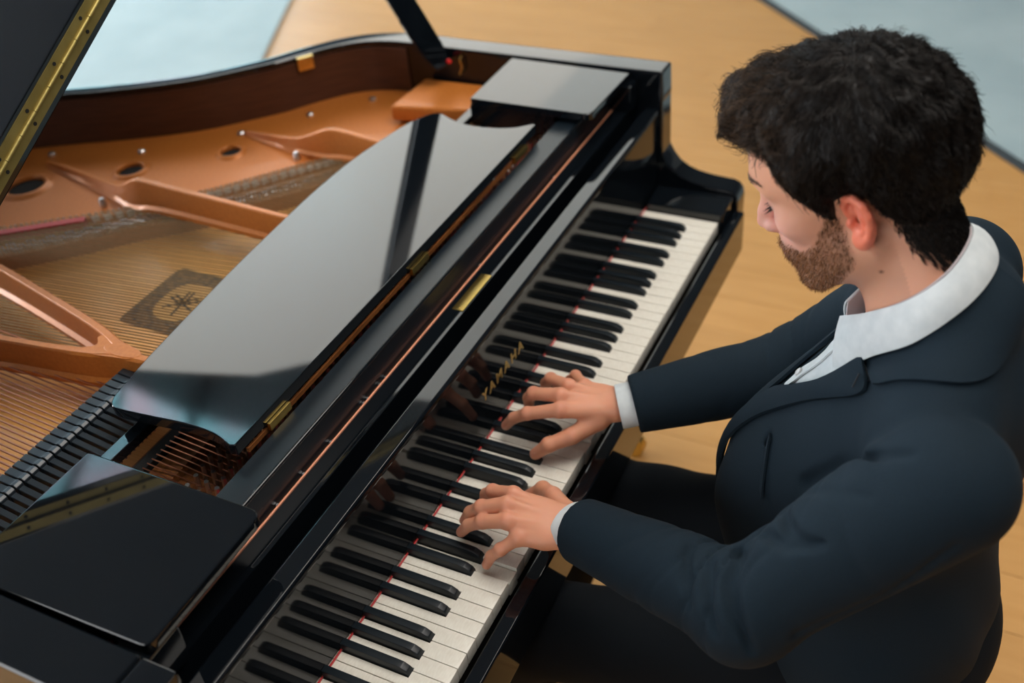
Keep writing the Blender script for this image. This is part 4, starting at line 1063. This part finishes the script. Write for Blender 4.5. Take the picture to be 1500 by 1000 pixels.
def hair_tangent(Q, N):
    C_ = np.array((-0.050, 0.010, 0.125)); t = Q - C_
    front = np.clip((Q[:, 0] - 0.0) / 0.06, 0, 1)[:, None] * np.clip((Q[:, 2] - 0.05) / 0.04, 0, 1)[:, None]
    t = t / (np.linalg.norm(t, axis=1)[:, None] + 1e-6)
    t = t * (1 - 0.6 * front) + front * np.array((0.9, 0.25, 0.0))
    side = (1 - front) * np.clip((0.07 - Q[:, 2]) / 0.06, 0, 1)[:, None]
    t = t + side * np.array((-0.35, 0, -0.6))
    t = t - N * (t * N).sum(1)[:, None]
    return t / (np.linalg.norm(t, axis=1)[:, None] + 1e-6)
def strands(name, roots, tang, sdf, length, nseg, r0, lift, wave, colf, m, parent, curl=None):
    n_ = len(roots); P = roots.copy(); path = [P.copy()]
    ph = rng.uniform(0, 6.28, n_); amp = wave * rng.uniform(0.3, 1.2, n_)
    lockp = 9 * np.sin(roots[:, 0] * 71 + roots[:, 2] * 53) + 7 * np.sin(roots[:, 1] * 83)
    tgt = rng.random(n_) ** 2
    for s in range(nseg):
        N = grad(sdf, P, 0.002); T = tang(P, N)
        B = np.cross(N, T)
        u = (s + 1) / nseg
        dirv = T + B * (amp * np.sin(lockp + ph * 0.35 + u * 4.5))[:, None] 
        dirv /= np.linalg.norm(dirv, axis=1)[:, None]
        P = P + dirv * (length / nseg)[:, None]
        d = sdf(P); want = lift * (0.15 + tgt * u)
        P = P - grad(sdf, P, 0.002) * (d - want)[:, None] * 0.85
        path.append(P.copy())
    path = np.stack(path, 1)                                        # n, nseg+1, 3
    K = 3; V = np.zeros((n_, nseg + 1, K, 3))
    T = np.gradient(path, axis=1); T /= np.linalg.norm(T, axis=2)[..., None] + 1e-9
    up = np.array((0.3, 0.5, 0.81)); U = np.cross(T, up); U /= np.linalg.norm(U, axis=2)[..., None] + 1e-9; W_ = np.cross(T, U)
    rr = r0 * (1 - 0.75 * np.linspace(0, 1, nseg + 1) ** 1.5)
    for k in range(K):
        a = 2 * math.pi * k / K; V[:, :, k] = path + (U * math.cos(a) + W_ * math.sin(a)) * rr[None, :, None]
    idx = np.arange(n_ * (nseg + 1) * K).reshape(n_, nseg + 1, K)
    F = []
    for k in range(K):
        k2 = (k + 1) % K
        F.append(np.stack([idx[:, :-1, k], idx[:, :-1, k2], idx[:, 1:, k2], idx[:, 1:, k]], -1).reshape(-1, 4))
    F = np.concatenate(F); V = V.reshape(-1, 3)
    col = np.repeat(colf(path), K, axis=1).reshape(-1, 3) if False else np.repeat(colf(path)[:, :, None, :], K, axis=2).reshape(-1, 3)
    return V, F, col
def hair_col(path):
    n_, s_, _ = path.shape
    Q = to_head(path.reshape(-1, 3)).reshape(n_, s_, 3)
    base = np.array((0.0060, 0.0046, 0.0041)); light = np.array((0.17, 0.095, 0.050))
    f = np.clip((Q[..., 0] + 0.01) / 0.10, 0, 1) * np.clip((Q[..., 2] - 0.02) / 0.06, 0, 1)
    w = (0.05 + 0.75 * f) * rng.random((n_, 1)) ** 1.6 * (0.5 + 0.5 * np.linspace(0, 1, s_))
    return base * (1 - w[..., None]) + light * w[..., None]
Qh = to_head(Vh); ok = (hair_above(Qh) > -0.002) & (np.abs(cap_sdf(Vh)) < 0.0015)
cand = np.nonzero(ok)[0]
sel = rng.choice(cand, 12000)
roots = Vh[sel] + rng.normal(0, 0.0012, (len(sel), 3))
Qr = to_head(roots); topw = np.clip((Qr[:, 2] - 0.03) / 0.06, 0, 1) * np.clip((Qr[:, 0] + 0.07) / 0.1, 0, 1)
lens = (0.014 + 0.040 * topw) * rng.uniform(0.6, 1.25, len(sel)) * np.clip(hair_above(Qr) / 0.03, 0.35, 1)
tangf = lambda P, N: (lambda t: t @ HB)(hair_tangent(to_head(P), N @ HB.T))
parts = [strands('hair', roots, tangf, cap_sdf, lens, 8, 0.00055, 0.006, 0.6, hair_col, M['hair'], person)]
# loose curls that stand off the front and the crown
fw = np.nonzero((Qr[:, 2] > 0.075) & (Qr[:, 0] > 0.0))[0]
s2 = rng.choice(fw, 2600); r2 = roots[s2]
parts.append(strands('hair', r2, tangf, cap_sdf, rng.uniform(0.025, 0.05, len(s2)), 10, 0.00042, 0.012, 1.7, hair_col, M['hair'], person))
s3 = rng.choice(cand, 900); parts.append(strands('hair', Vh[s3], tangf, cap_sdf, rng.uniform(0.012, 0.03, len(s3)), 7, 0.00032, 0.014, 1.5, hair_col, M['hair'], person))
# short hair along the hairline and the nape, rooted in the skin
Qb_ = to_head(Vb); hb2 = hair_above(Qb_)
nk_ = np.nonzero((hb2 > -0.005 + 0.0035 * np.sin(Qb_[:, 0] * 900)) & (hb2 < 0.05) & (Vb[:, 2] > 1.0) & (cap_sdf(Vb) > -0.002) & (ear(Qb_) > 0.005) & (Qb_[:, 0] < 0.09))[0]
s4 = rng.choice(nk_, 4200); parts.append(strands('hair', Vb[s4], tangf, body_sdf, rng.uniform(0.006, 0.012, len(s4)), 4, 0.00040, 0.0035, 0.5, hair_col, M['hair'], person))
Vs = np.concatenate([p[0] for p in parts]); Cs = np.concatenate([p[2] for p in parts]); o_ = 0; fl = []
for p in parts: fl.append(p[1] + o_); o_ += len(p[0])
Fs = np.concatenate(fl)
ccap = np.tile(np.array((0.0052, 0.0041, 0.0037)), (len(Vh), 1))
hair = mesh_np('hair', np.concatenate([Vh, Vs]), np.concatenate([Fh, Fs + len(Vh)]), M['hair'], person, np.concatenate([ccap, Cs]), label='short dark brown wavy hair brushed forward')

# beard, moustache, brows, lashes
face_sdf = lambda P: head_full(to_head(P))
Qb = to_head(Vb); bw_ = beard_w(Qb) * (Vb[:, 2] > 1.0) * (ear(Qb) > 0.004)
lip = s_ell(np.abs(Qb) * np.array((1, 1, -1)), (0.100, 0, -0.051), (0.014, 0.018, 0.0075)) > 0
candb = np.nonzero((bw_ > 0.15) & lip)[0]
sb_ = rng.choice(candb, 5200, p=bw_[candb] / bw_[candb].sum())
rb = Vb[sb_] + rng.normal(0, 0.0009, (len(sb_), 3))
def beard_t(P, N):
    t = np.tile(np.array((0.45, 0.0, -0.9)), (len(P), 1)) @ HB + N * 0.55 + rng.normal(0, 0.35, P.shape)
    return t / np.linalg.norm(t, axis=1)[:, None]
def beard_c(path):
    n_, s_, _ = path.shape; w = rng.random((n_, 1, 1)); Q = to_head(path.reshape(-1, 3)).reshape(n_, s_, 3)
    fr = np.clip((Q[..., :1] - 0.0) / 0.06, 0, 1)
    c = np.array((0.045, 0.020, 0.010)) * (1 - w) + np.array((0.42, 0.175, 0.062)) * w
    return c * (0.5 + 0.5 * fr)
Vs, Fs, Cs = strands('beard', rb, beard_t, face_sdf, rng.uniform(0.003, 0.0068, len(sb_)), 3, 0.00027, 0.0042, 0.2, beard_c, M['beard'], person)
mesh_np('beard', Vs, Fs, M['beard'], person, Cs, label='short auburn beard')
br = []
for sgn in (1, -1):
    for k in range(170):
        t = rng.random(); f_ = 0.0925 - 0.021 * t ** 1.6; l_ = 0.010 + 0.040 * t; u_ = 0.0475 + 0.004 * math.sin(t * 2.4) + rng.normal(0, 0.0017) * (1.2 - 0.6 * t)
        br.append(to_world((f_, sgn * l_, u_)))
br = project(face_sdf, np.array(br), 0.0003)
def brow_t(P, N):
    s_ = np.sign(to_head(P)[:, 1:2]); t = (np.concatenate([np.full((len(P), 1), -0.3), s_, np.full((len(P), 1), 0.25)], 1)) @ HB + N * 0.25
    return t / np.linalg.norm(t, axis=1)[:, None]
Vs, Fs, Cs = strands('eyebrow', br, brow_t, face_sdf, rng.uniform(0.005, 0.009, len(br)), 3, 0.00028, 0.0012, 0.1, lambda p: np.tile(np.array((0.11, 0.06, 0.036)), (p.shape[0], p.shape[1], 1)), M['beard'], person)
mesh_np('eyebrows', Vs, Fs, M['beard'], person, Cs)
la = []
for sgn in (1, -1):
    for k in range(46):
        t = k / 45; la.append(to_world((0.0855 - 0.010 * max(0, t - 0.35) ** 1.3, sgn * (0.019 + 0.026 * t), 0.0150 + 0.003 * abs(t - 0.45))))
la = project(face_sdf, np.array(la), 0.0002)
def lash_t(P, N):
    t = np.tile(np.array((0.75, 0.0, -0.45)), (len(P), 1)) @ HB + N * 0.5
    return t / np.linalg.norm(t, axis=1)[:, None]
Vs, Fs, Cs = strands('lash', la, lash_t, lambda P: face_sdf(P), rng.uniform(0.006, 0.0085, len(la)), 3, 0.00030, 0.0085, 0.05, lambda p: np.tile(np.array((0.02, 0.012, 0.01)), (p.shape[0], p.shape[1], 1)), M['beard'], person)
mesh_np('eyelashes', Vs, Fs, M['beard'], person, Cs)

# ------------------------------------------------------------------ clothes
SC = np.array((-0.0595, 0, 0))
def trunk(P, g=0.0):
    d = s_ell(P, (-0.06, -0.405, 0.893), (0.172 + g, 0.110 + g, 0.165 + g))
    d = smin(d, s_ell(P, (-0.06, -0.455, 0.955), (0.165 + g, 0.108 + g, 0.16 + g)), 0.04)
    d = smin(d, s_cone(P, (-0.205, -0.458, 1.035), (0.085, -0.452, 1.035), 0.058 + g, 0.058 + g), 0.045)
    d = smin(d, s_cone(P, (-0.06, -0.462, 1.110), (-0.06, -0.440, 1.00), 0.052 + g, 0.095 + g), 0.04)
    d = smin(d, s_cone(P, (-0.06, -0.452, 1.128), (-0.195, -0.458, 1.050), 0.044 + g, 0.050 + g), 0.03)
    d = smin(d, s_cone(P, (-0.06, -0.452, 1.122), (0.075, -0.452, 1.050), 0.044 + g, 0.050 + g), 0.03)
    d = smin(d, s_ell(P, (-0.06, -0.372, 0.785), (0.168 + g, 0.163 + g, 0.19 + g)), 0.06)
    return d
def v_open(P):
    return np.maximum(np.maximum(P[:, 0] + 0.0585 - 0.50 * (P[:, 2] - 0.938), -(P[:, 0] + 0.0585) - 0.68 * (P[:, 2] - 0.938)) * 0.88, -(P[:, 1] + 0.455))
CUFF_L = np.array((-0.247, -0.082, 0.805)); CUFF_R = np.array((-0.002, -0.060, 0.806))
def sleeve(P, sh, el, cf, s):
    ax = cf - el; ax = ax / np.linalg.norm(ax); up = el - sh; up = up / np.linalg.norm(up)
    q = P.copy()
    # soft creases that run round the sleeve at the elbow and just above the cuff
    t1 = (P - el) @ ax; t2 = (P - el) @ up
    inner_ = np.array((0, 0.55, 0.83)); wgt = np.clip(((P - el) @ inner_) / 0.05 + 0.3, 0, 1)
    fold = lambda ph, n_=4: (1 - np.abs(np.sin(ph * 0.5))) ** n_
    amp = 1.0 if s > 0 else 0.45
    crease = 0.0085 * amp * fold(t1 * 150 + 40 * (P[:, 0] - el[0]) + 1.6 * np.sin(t2 * 45)) * np.exp(-((t1 - 0.02) / 0.060) ** 2) * wgt
    crease += 0.0030 * amp * fold(t1 * 80 + 60 * P[:, 0] * s + 50 * P[:, 2], 2) * np.clip(1 - np.abs(t1 - 0.13) / 0.09, 0, 1)
    crease += 0.0065 * amp * fold(t2 * 75 + 45 * P[:, 0] + 0.8 * np.sin(t1 * 40), 3) * np.exp(-((t2 + 0.085) / 0.075) ** 2) * wgt
    crease += 0.0025 * np.sin(t1 * 45 + 20 * P[:, 2]) * np.exp(-(t1 / 0.12) ** 2)
    d = s_cone(P, sh, el, 0.070, 0.057)
    f_ = s_cone(P, el - np.array((0, 0, 0.003)), cf + ax * 0.03 - np.array((0, 0, 0.002)), 0.059, 0.0405)
    d = smin(d, f_, 0.020) + crease
    cut = (P - cf) @ ax
    d = smax(d, cut, 0.003)
    return d
CREASES = [([(-0.325, -0.300, 0.945), (-0.3427, -0.306, 0.9594), (-0.3704, -0.3039, 0.9502), (-0.3938, -0.318, 0.9336), (-0.4058, -0.3394, 0.9001)], [0.006, 0.0072, 0.0078, 0.0065, 0.003]),
           ([(-0.3451, -0.2764, 0.9378), (-0.3795, -0.2853, 0.9299), (-0.4066, -0.3016, 0.9119)], [0.0058, 0.0066, 0.003]),
           ([(-0.3129, -0.2439, 0.9164), (-0.3578, -0.2549, 0.9154), (-0.3826, -0.2671, 0.9053)], [0.003, 0.0052, 0.003]),
           ([(-0.2966, -0.3366, 0.9937), (-0.3296, -0.3511, 1.0037), (-0.3435, -0.3742, 1.0075)], [0.006, 0.0062, 0.0025]),
           ([(-0.322, -0.326, 0.982), (-0.3431, -0.3503, 0.9966), (-0.3380, -0.385, 1.0105)], [0.005, 0.0045, 0.002]),
           ([(-0.1985, -0.3408, 0.9396), (-0.2060, -0.3730, 0.9850), (-0.2400, -0.395, 1.035), (-0.2711, -0.4176, 1.0788), (-0.2776, -0.4443, 1.0963)], [0.0085, 0.0085, 0.0070, 0.0050, 0.002]),
           ([(-0.3804, -0.3767, 0.9133), (-0.3383, -0.4514, 0.9648), (-0.3176, -0.4994, 1.034)], [0.0016, 0.0016, 0.0016]),
           ([(-0.275, -0.345, 1.010), (-0.300, -0.380, 1.048), (-0.310, -0.415, 1.060)], [0.005, 0.0045, 0.002])]
f_crease = [local(lambda P, c=c, r=r: s_chain(P, c, r, 0.004), np.array(c).min(0) - 0.02, np.array(c).max(0) + 0.02) for c, r in CREASES]
def jacket_sdf(P):
    d = trunk(P)
    # skirt of the jacket round the hips
    sk = s_ell(P, (-0.06, -0.425, 0.66), (0.205, 0.152, 0.20))
    d = smin(d, sk, 0.05)
    d = smax(d, -(P[:, 2] - 0.535), 0.01)
    # drape: long soft folds on the flank and chest
    d = d + 0.0022 * np.sin(P[:, 0] * 60 + P[:, 2] * 22) * np.clip((0.98 - P[:, 2]) / 0.15, 0, 1)
    sl = np.minimum(sleeve(P, L_SH, L_EL, CUFF_L, 1), sleeve(P, R_SH, R_EL, CUFF_R, -1))
    d = smin(d, sl, 0.006)
    for c_ in f_crease: d = smax(d, -c_(P), 0.009)
    d = smax(d, -v_open(P), 0.003)
    # opening below the button: fronts spread over the lap
    op = np.maximum(np.abs(P[:, 0] + 0.030) - 0.28 * (0.775 - P[:, 2]), -(P[:, 1] + 0.27)) * 0.9
    d = smax(d, -op, 0.004)
    d = smax(d, -s_cone(P, NT, (-0.058, -0.432, 1.09), 0.058, 0.068), 0.004)
    pk = s_chain(P, [(-0.1235, -0.275, 0.948), (-0.135, -0.288, 0.915), (-0.148, -0.303, 0.876)], [0.0035, 0.0075, 0.0110])
    return smax(d, -pk, 0.003)
Vj, Fj = surface(jacket_sdf, (-0.48, -0.66, 0.50), (0.26, 0.02, 1.26), 0.0036)
jacket = mesh_np('jacket', Vj, Fj, M['jacket'], person, label='dark navy suit jacket')

def sheet(name, A_, B_, sdf, offA, offB, thick, m, parent, nu=28, nv=9, label=None, bulge=0.0, raw=False):
    A_ = np.array(smooth_line(A_, nu)); B_ = np.array(smooth_line(B_, nu)); rows = []
    for j in range(nv):
        t = j / (nv - 1); P = A_ * (1 - t) + B_ * t
        off = offA * (1 - t) + offB * t + bulge * 4 * t * (1 - t)
        Q_ = project(sdf, P, off, 5); k_ = (1 - t) ** 2 if raw else 0.0
        rows.append(P * k_ + Q_ * (1 - k_))
    T = np.stack(rows, 0); N = (grad(sdf, T.reshape(-1, 3)).reshape(T.shape) if sdf else None)
    Lw = T - N * thick
    V = np.concatenate([T.reshape(-1, 3), Lw.reshape(-1, 3)]); F = []; o = nu * nv
    for j in range(nv - 1):
        for i in range(nu - 1):
            a = j * nu + i; F.append((a, a + 1, a + nu + 1, a + nu)); F.append((o + a, o + a + nu, o + a + nu + 1, o + a + 1))
    bd = [i for i in range(nu)] + [j * nu + nu - 1 for j in range(1, nv)] + [(nv - 1) * nu + i for i in range(nu - 2, -1, -1)] + [j * nu for j in range(nv - 2, 0, -1)]
    for i in range(len(bd)): a, b_ = bd[i], bd[(i + 1) % len(bd)]; F.append((a, o + a, o + b_, b_))
    bm = bmesh.new(); vs = [bm.verts.new(v) for v in V]
    for f in F: bm.faces.new([vs[i] for i in f])
    return bm_obj(name, bm, m, parent, angle=50, label=label)
def mir(L): return [(-0.117 - p[0], p[1], p[2]) for p in L]
def solid_sdf(P):                       # jacket without the openings, to lay the lapels on
    d = trunk(P); return smin(d, np.minimum(s_cone(P, L_SH, L_EL, 0.070, 0.057), s_cone(P, R_SH, R_EL, 0.070, 0.057)), 0.016)
lap_in = [(-0.116, -0.384, 1.066), (-0.112, -0.345, 1.020), (-0.090, -0.305, 0.980), (-0.067, -0.280, 0.943), (-0.058, -0.252, 0.885), (-0.054, -0.222, 0.82), (-0.050, -0.200, 0.765)]
lap_out = [(-0.138, -0.397, 1.054), (-0.152, -0.393, 1.046), (-0.124, -0.350, 0.998), (-0.102, -0.287, 0.950), (-0.086, -0.262, 0.905), (-0.068, -0.228, 0.825), (-0.056, -0.202, 0.765)]
sheet('lapel', lap_in, lap_out, solid_sdf, 0.0105, 0.0050, 0.004, M['jacket'], jacket, bulge=0.002)
sheet('lapel', mir(lap_in), mir(lap_out), solid_sdf, 0.0060, 0.0045, 0.004, M['jacket'], jacket, bulge=0.002)
col_in = [(-0.058, -0.4795, 1.178), (-0.100, -0.4705, 1.172), (-0.1405, -0.436, 1.142), (-0.1355, -0.400, 1.104), (-0.118, -0.372, 1.066)]
col_out = [(-0.058, -0.515, 1.130), (-0.122, -0.510, 1.115), (-0.172, -0.468, 1.096), (-0.170, -0.425, 1.078), (-0.158, -0.404, 1.066)]
sheet('jacket_collar', col_in, col_out, solid_sdf, 0.0060, 0.0050, 0.004, M['jacket'], jacket, bulge=0.002, raw=True)
sheet('jacket_collar', mir(col_in), mir(col_out), solid_sdf, 0.0060, 0.0050, 0.004, M['jacket'], jacket, bulge=0.002, raw=True)
bh_ = project(solid_sdf, np.array([(-0.154, -0.3729, 1.055), (-0.1438, -0.3758, 1.0669)]), 0.0105)
tube('buttonhole', list(bh_), 0.0010, M['dark_button'], jacket, 6)
# breast pocket welt and its gaping mouth
sheet('pocket_welt', [(-0.128, -0.285, 0.935), (-0.140, -0.300, 0.905), (-0.150, -0.312, 0.872)], [(-0.142, -0.282, 0.940), (-0.156, -0.300, 0.908), (-0.166, -0.312, 0.875)], solid_sdf, 0.0020, 0.0050, 0.003, M['jacket'], jacket, nu=14, nv=5)
# sleeve buttons on the near cuff
for k in range(3):
    p = CUFF_L + (L_EL - CUFF_L) / np.linalg.norm(L_EL - CUFF_L) * (0.022 + 0.014 * k) + np.array((-0.030, -0.020, -0.030))
    p = project(jacket_sdf, p[None], 0.0012)[0]
    V, F = [], []
    n_ = grad(jacket_sdf, p[None])[0]; V, F = tube_data([p - n_ * 0.001, p + n_ * 0.0012, p + n_ * 0.002], [0.0052, 0.0054, 0.004], 12)
    mesh_obj('sleeve_button', V, F, M['dark_button'], jacket, smooth=True, angle=40)

# shirt: body, collar, cuffs
def shirt_sdf(P):
    vo = np.clip(-v_open(P) / 0.010 + 0.2, 0, 1)
    d = trunk(P, -0.012) - 0.0125 * vo - 0.0008 * np.sin(P[:, 2] * 120 + P[:, 0] * 60) * np.clip(1 - np.abs(P[:, 0] + 0.058) / 0.1, 0, 1)
    return smax(d, -s_cone(P, NT, (-0.058, -0.430, 1.08), 0.054, 0.062), 0.004)
Vt, Ft = surface(shirt_sdf, (-0.29, -0.62, 0.60), (0.18, -0.20, 1.26), 0.006)
shirt = mesh_np('shirt', Vt, Ft, M['shirt'], person, label='white cotton shirt with an open collar')
def lay(A_, B_, name, m, parent, thick, nu=40, nv=7, sag=0.0, label=None):
    A_ = np.array(smooth_line(A_, nu)); B_ = np.array(smooth_line(B_, nu)); C0 = np.array((-0.058, -0.41, 1.10))
    T = np.stack([A_ * (1 - t) + B_ * t for t in np.linspace(0, 1, nv)], 0)
    du = np.gradient(T, axis=1); dv = np.gradient(T, axis=0); N = np.cross(du, dv); N /= np.linalg.norm(N, axis=2)[..., None] + 1e-9
    s_ = np.sign((N * (T - C0)).sum(2).mean()); N *= s_
    tt = np.linspace(0, 1, nv)[:, None, None]; T = T + N * sag * 4 * tt * (1 - tt)
    Lw = T - N * thick; V = np.concatenate([T.reshape(-1, 3), Lw.reshape(-1, 3)]); F = []; o = nu * nv
    for j in range(nv - 1):
        for i in range(nu - 1):
            a = j * nu + i; F.append((a, a + 1, a + nu + 1, a + nu)); F.append((o + a, o + a + nu, o + a + nu + 1, o + a + 1))
    bd = [i for i in range(nu)] + [j * nu + nu - 1 for j in range(1, nv)] + [(nv - 1) * nu + i for i in range(nu - 2, -1, -1)] + [j * nu for j in range(nv - 2, 0, -1)]
    for i in range(len(bd)): a, b_ = bd[i], bd[(i + 1) % len(bd)]; F.append((a, o + a, o + b_, b_))
    bm = bmesh.new(); vs = [bm.verts.new(v) for v in V]
    for f in F: bm.faces.new([vs[i] for i in f])
    return bm_obj(name, bm, m, parent, angle=50, label=label)
foldL = [(-0.074, -0.336, 1.086), (-0.106, -0.368, 1.122), (-0.1215, -0.408, 1.160), (-0.106, -0.440, 1.192), (-0.058, -0.452, 1.207)]
foldR = [(-0.117 - p[0], p[1], p[2]) for p in foldL[:-1]][::-1]
leafL = [(-0.101, -0.341, 1.024), (-0.132, -0.380, 1.084), (-0.148, -0.423, 1.129), (-0.119, -0.465, 1.168), (-0.058, -0.481, 1.179)]
leafR = [(-0.117 - p[0], p[1], p[2]) for p in leafL[:-1]][::-1]
leafR[-1] = (-0.012, -0.335, 1.032)
lay(foldL + foldR, leafL + leafR, 'collar', M['shirt'], shirt, 0.0022, nu=64, sag=0.004)
def inset(L, k, dz): 
    return [tuple(np.array(p) + (np.array((-0.058, -0.40, p[2])) - np.array(p)) * k + np.array((0, 0, dz))) for p in L]
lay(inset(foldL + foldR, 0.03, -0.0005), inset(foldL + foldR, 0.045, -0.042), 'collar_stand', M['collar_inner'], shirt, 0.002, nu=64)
plk = [(-0.063, -0.326, 1.055), (-0.060, -0.300, 1.000), (-0.0585, -0.279, 0.950)]
sheet('placket', [(p[0] + 0.012, p[1], p[2]) for p in plk], [(p[0] - 0.012, p[1], p[2]) for p in plk], shirt_sdf, 0.0012, 0.0026, 0.002, M['shirt'], shirt, nu=16, nv=5)
for z_ in (1.052, 0.985):
    p = project(shirt_sdf, np.array([(-0.0600, -0.325 + (1.055 - z_) * 0.5, z_)]), 0.0028)[0]; n_ = grad(shirt_sdf, p[None])[0]
    V, F = tube_data([p - n_ * 0.001, p + n_ * 0.0015, p + n_ * 0.0022], [0.0052, 0.0054, 0.004], 14); mesh_obj('button', V, F, M['button'], shirt, smooth=True, angle=40)
def cuff(cf, el, wr, name='cuff'):
    ax = wr - el; ax /= np.linalg.norm(ax); a = cf - ax * 0.02; e = cf + ax * 0.0215
    sd = np.cross(ax, (0, 0, 1.0)); sd /= np.linalg.norm(sd); up = np.cross(sd, ax); V, F = [], []; n_ = 28
    prof = [(a, 0.0335), (e - ax * 0.002, 0.0338), (e, 0.0332), (e - ax * 0.0005, 0.0315), (a, 0.031)]
    for c, r_ in prof:
        for k in range(n_): t = 2 * math.pi * k / n_; V.append(c + sd * math.cos(t) * r_ * 1.08 + up * math.sin(t) * r_ * 0.86)
    for j in range(len(prof) - 1):
        for k in range(n_): F.append((j * n_ + k, j * n_ + (k + 1) % n_, (j + 1) * n_ + (k + 1) % n_, (j + 1) * n_ + k))
    mesh_obj(name, V, F, M['shirt'], shirt, smooth=True, angle=60, label='white shirt cuff')
cuff(CUFF_L + np.array((0, 0, -0.001)), L_EL, LW); cuff(CUFF_R + np.array((0, 0, -0.001)), R_EL, RW)
# trousers and shoes
LH_, RH_ = np.array((-0.155, -0.44, 0.575)), np.array((0.035, -0.44, 0.575)); LK, RK = np.array((-0.245, 0.03, 0.545)), np.array((0.035, 0.03, 0.545))
LA, RA = np.array((-0.235, 0.08, 0.11)), np.array((0.03, 0.16, 0.11))
def trouser_sdf(P):
    d = s_ell(P, (-0.06, -0.45, 0.60), (0.185, 0.145, 0.11))
    for h, k, a in ((LH_, LK, LA), (RH_, RK, RA)):
        e = smin(s_cone(P, h, k, 0.085, 0.068), s_cone(P, k, a, 0.066, 0.050), 0.03)
        d = smin(d, e + 0.0015 * np.sin(P[:, 1] * 60 + P[:, 0] * 40), 0.03)
    d = smax(d, -(P[:, 2] - 0.085), 0.004)
    return d
Vp, Fp = surface(trouser_sdf, (-0.36, -0.66, 0.06), (0.18, 0.26, 0.76), 0.0065)
mesh_np('trousers', Vp, Fp, M['trouser'], person, label='dark suit trousers')
def shoe(a):
    def f(P):
        q = P - np.array((a[0], a[1], 0))
        d = s_cone(q, (0, -0.035, 0.045), (0, 0.04, 0.05), 0.042, 0.044); d = smin(d, s_cone(q, (0, 0.05, 0.032), (0, 0.165, 0.026), 0.040, 0.033), 0.03)
        return smax(d, -(q[:, 2] - 0.001), 0.003)
    V, F = surface(f, (a[0] - 0.07, a[1] - 0.10, -0.01), (a[0] + 0.07, a[1] + 0.22, 0.12), 0.005); mesh_np('shoe', V, F, M['shoe'], person)
shoe(LA); shoe(RA)
child_keep(person)

# the bench that carries the player
bench = empty('piano_bench', (-0.06, -0.50, 0.0), 'black upholstered piano bench under the seated player', 'bench')
box('cushion', -0.28, 0.16, -0.58, -0.30, 0.425, 0.488, M['bench'], bench, 0.014, 4)
box('seat_frame', -0.285, 0.165, -0.585, -0.295, 0.375, 0.4255, M['black'], bench, 0.004)
for x in (-0.245, 0.125):
    for y in (-0.545, -0.335): box('leg', x - 0.022, x + 0.022, y - 0.022, y + 0.022, 0.0, 0.3755, M['black'], bench, 0.003)
child_keep(bench)
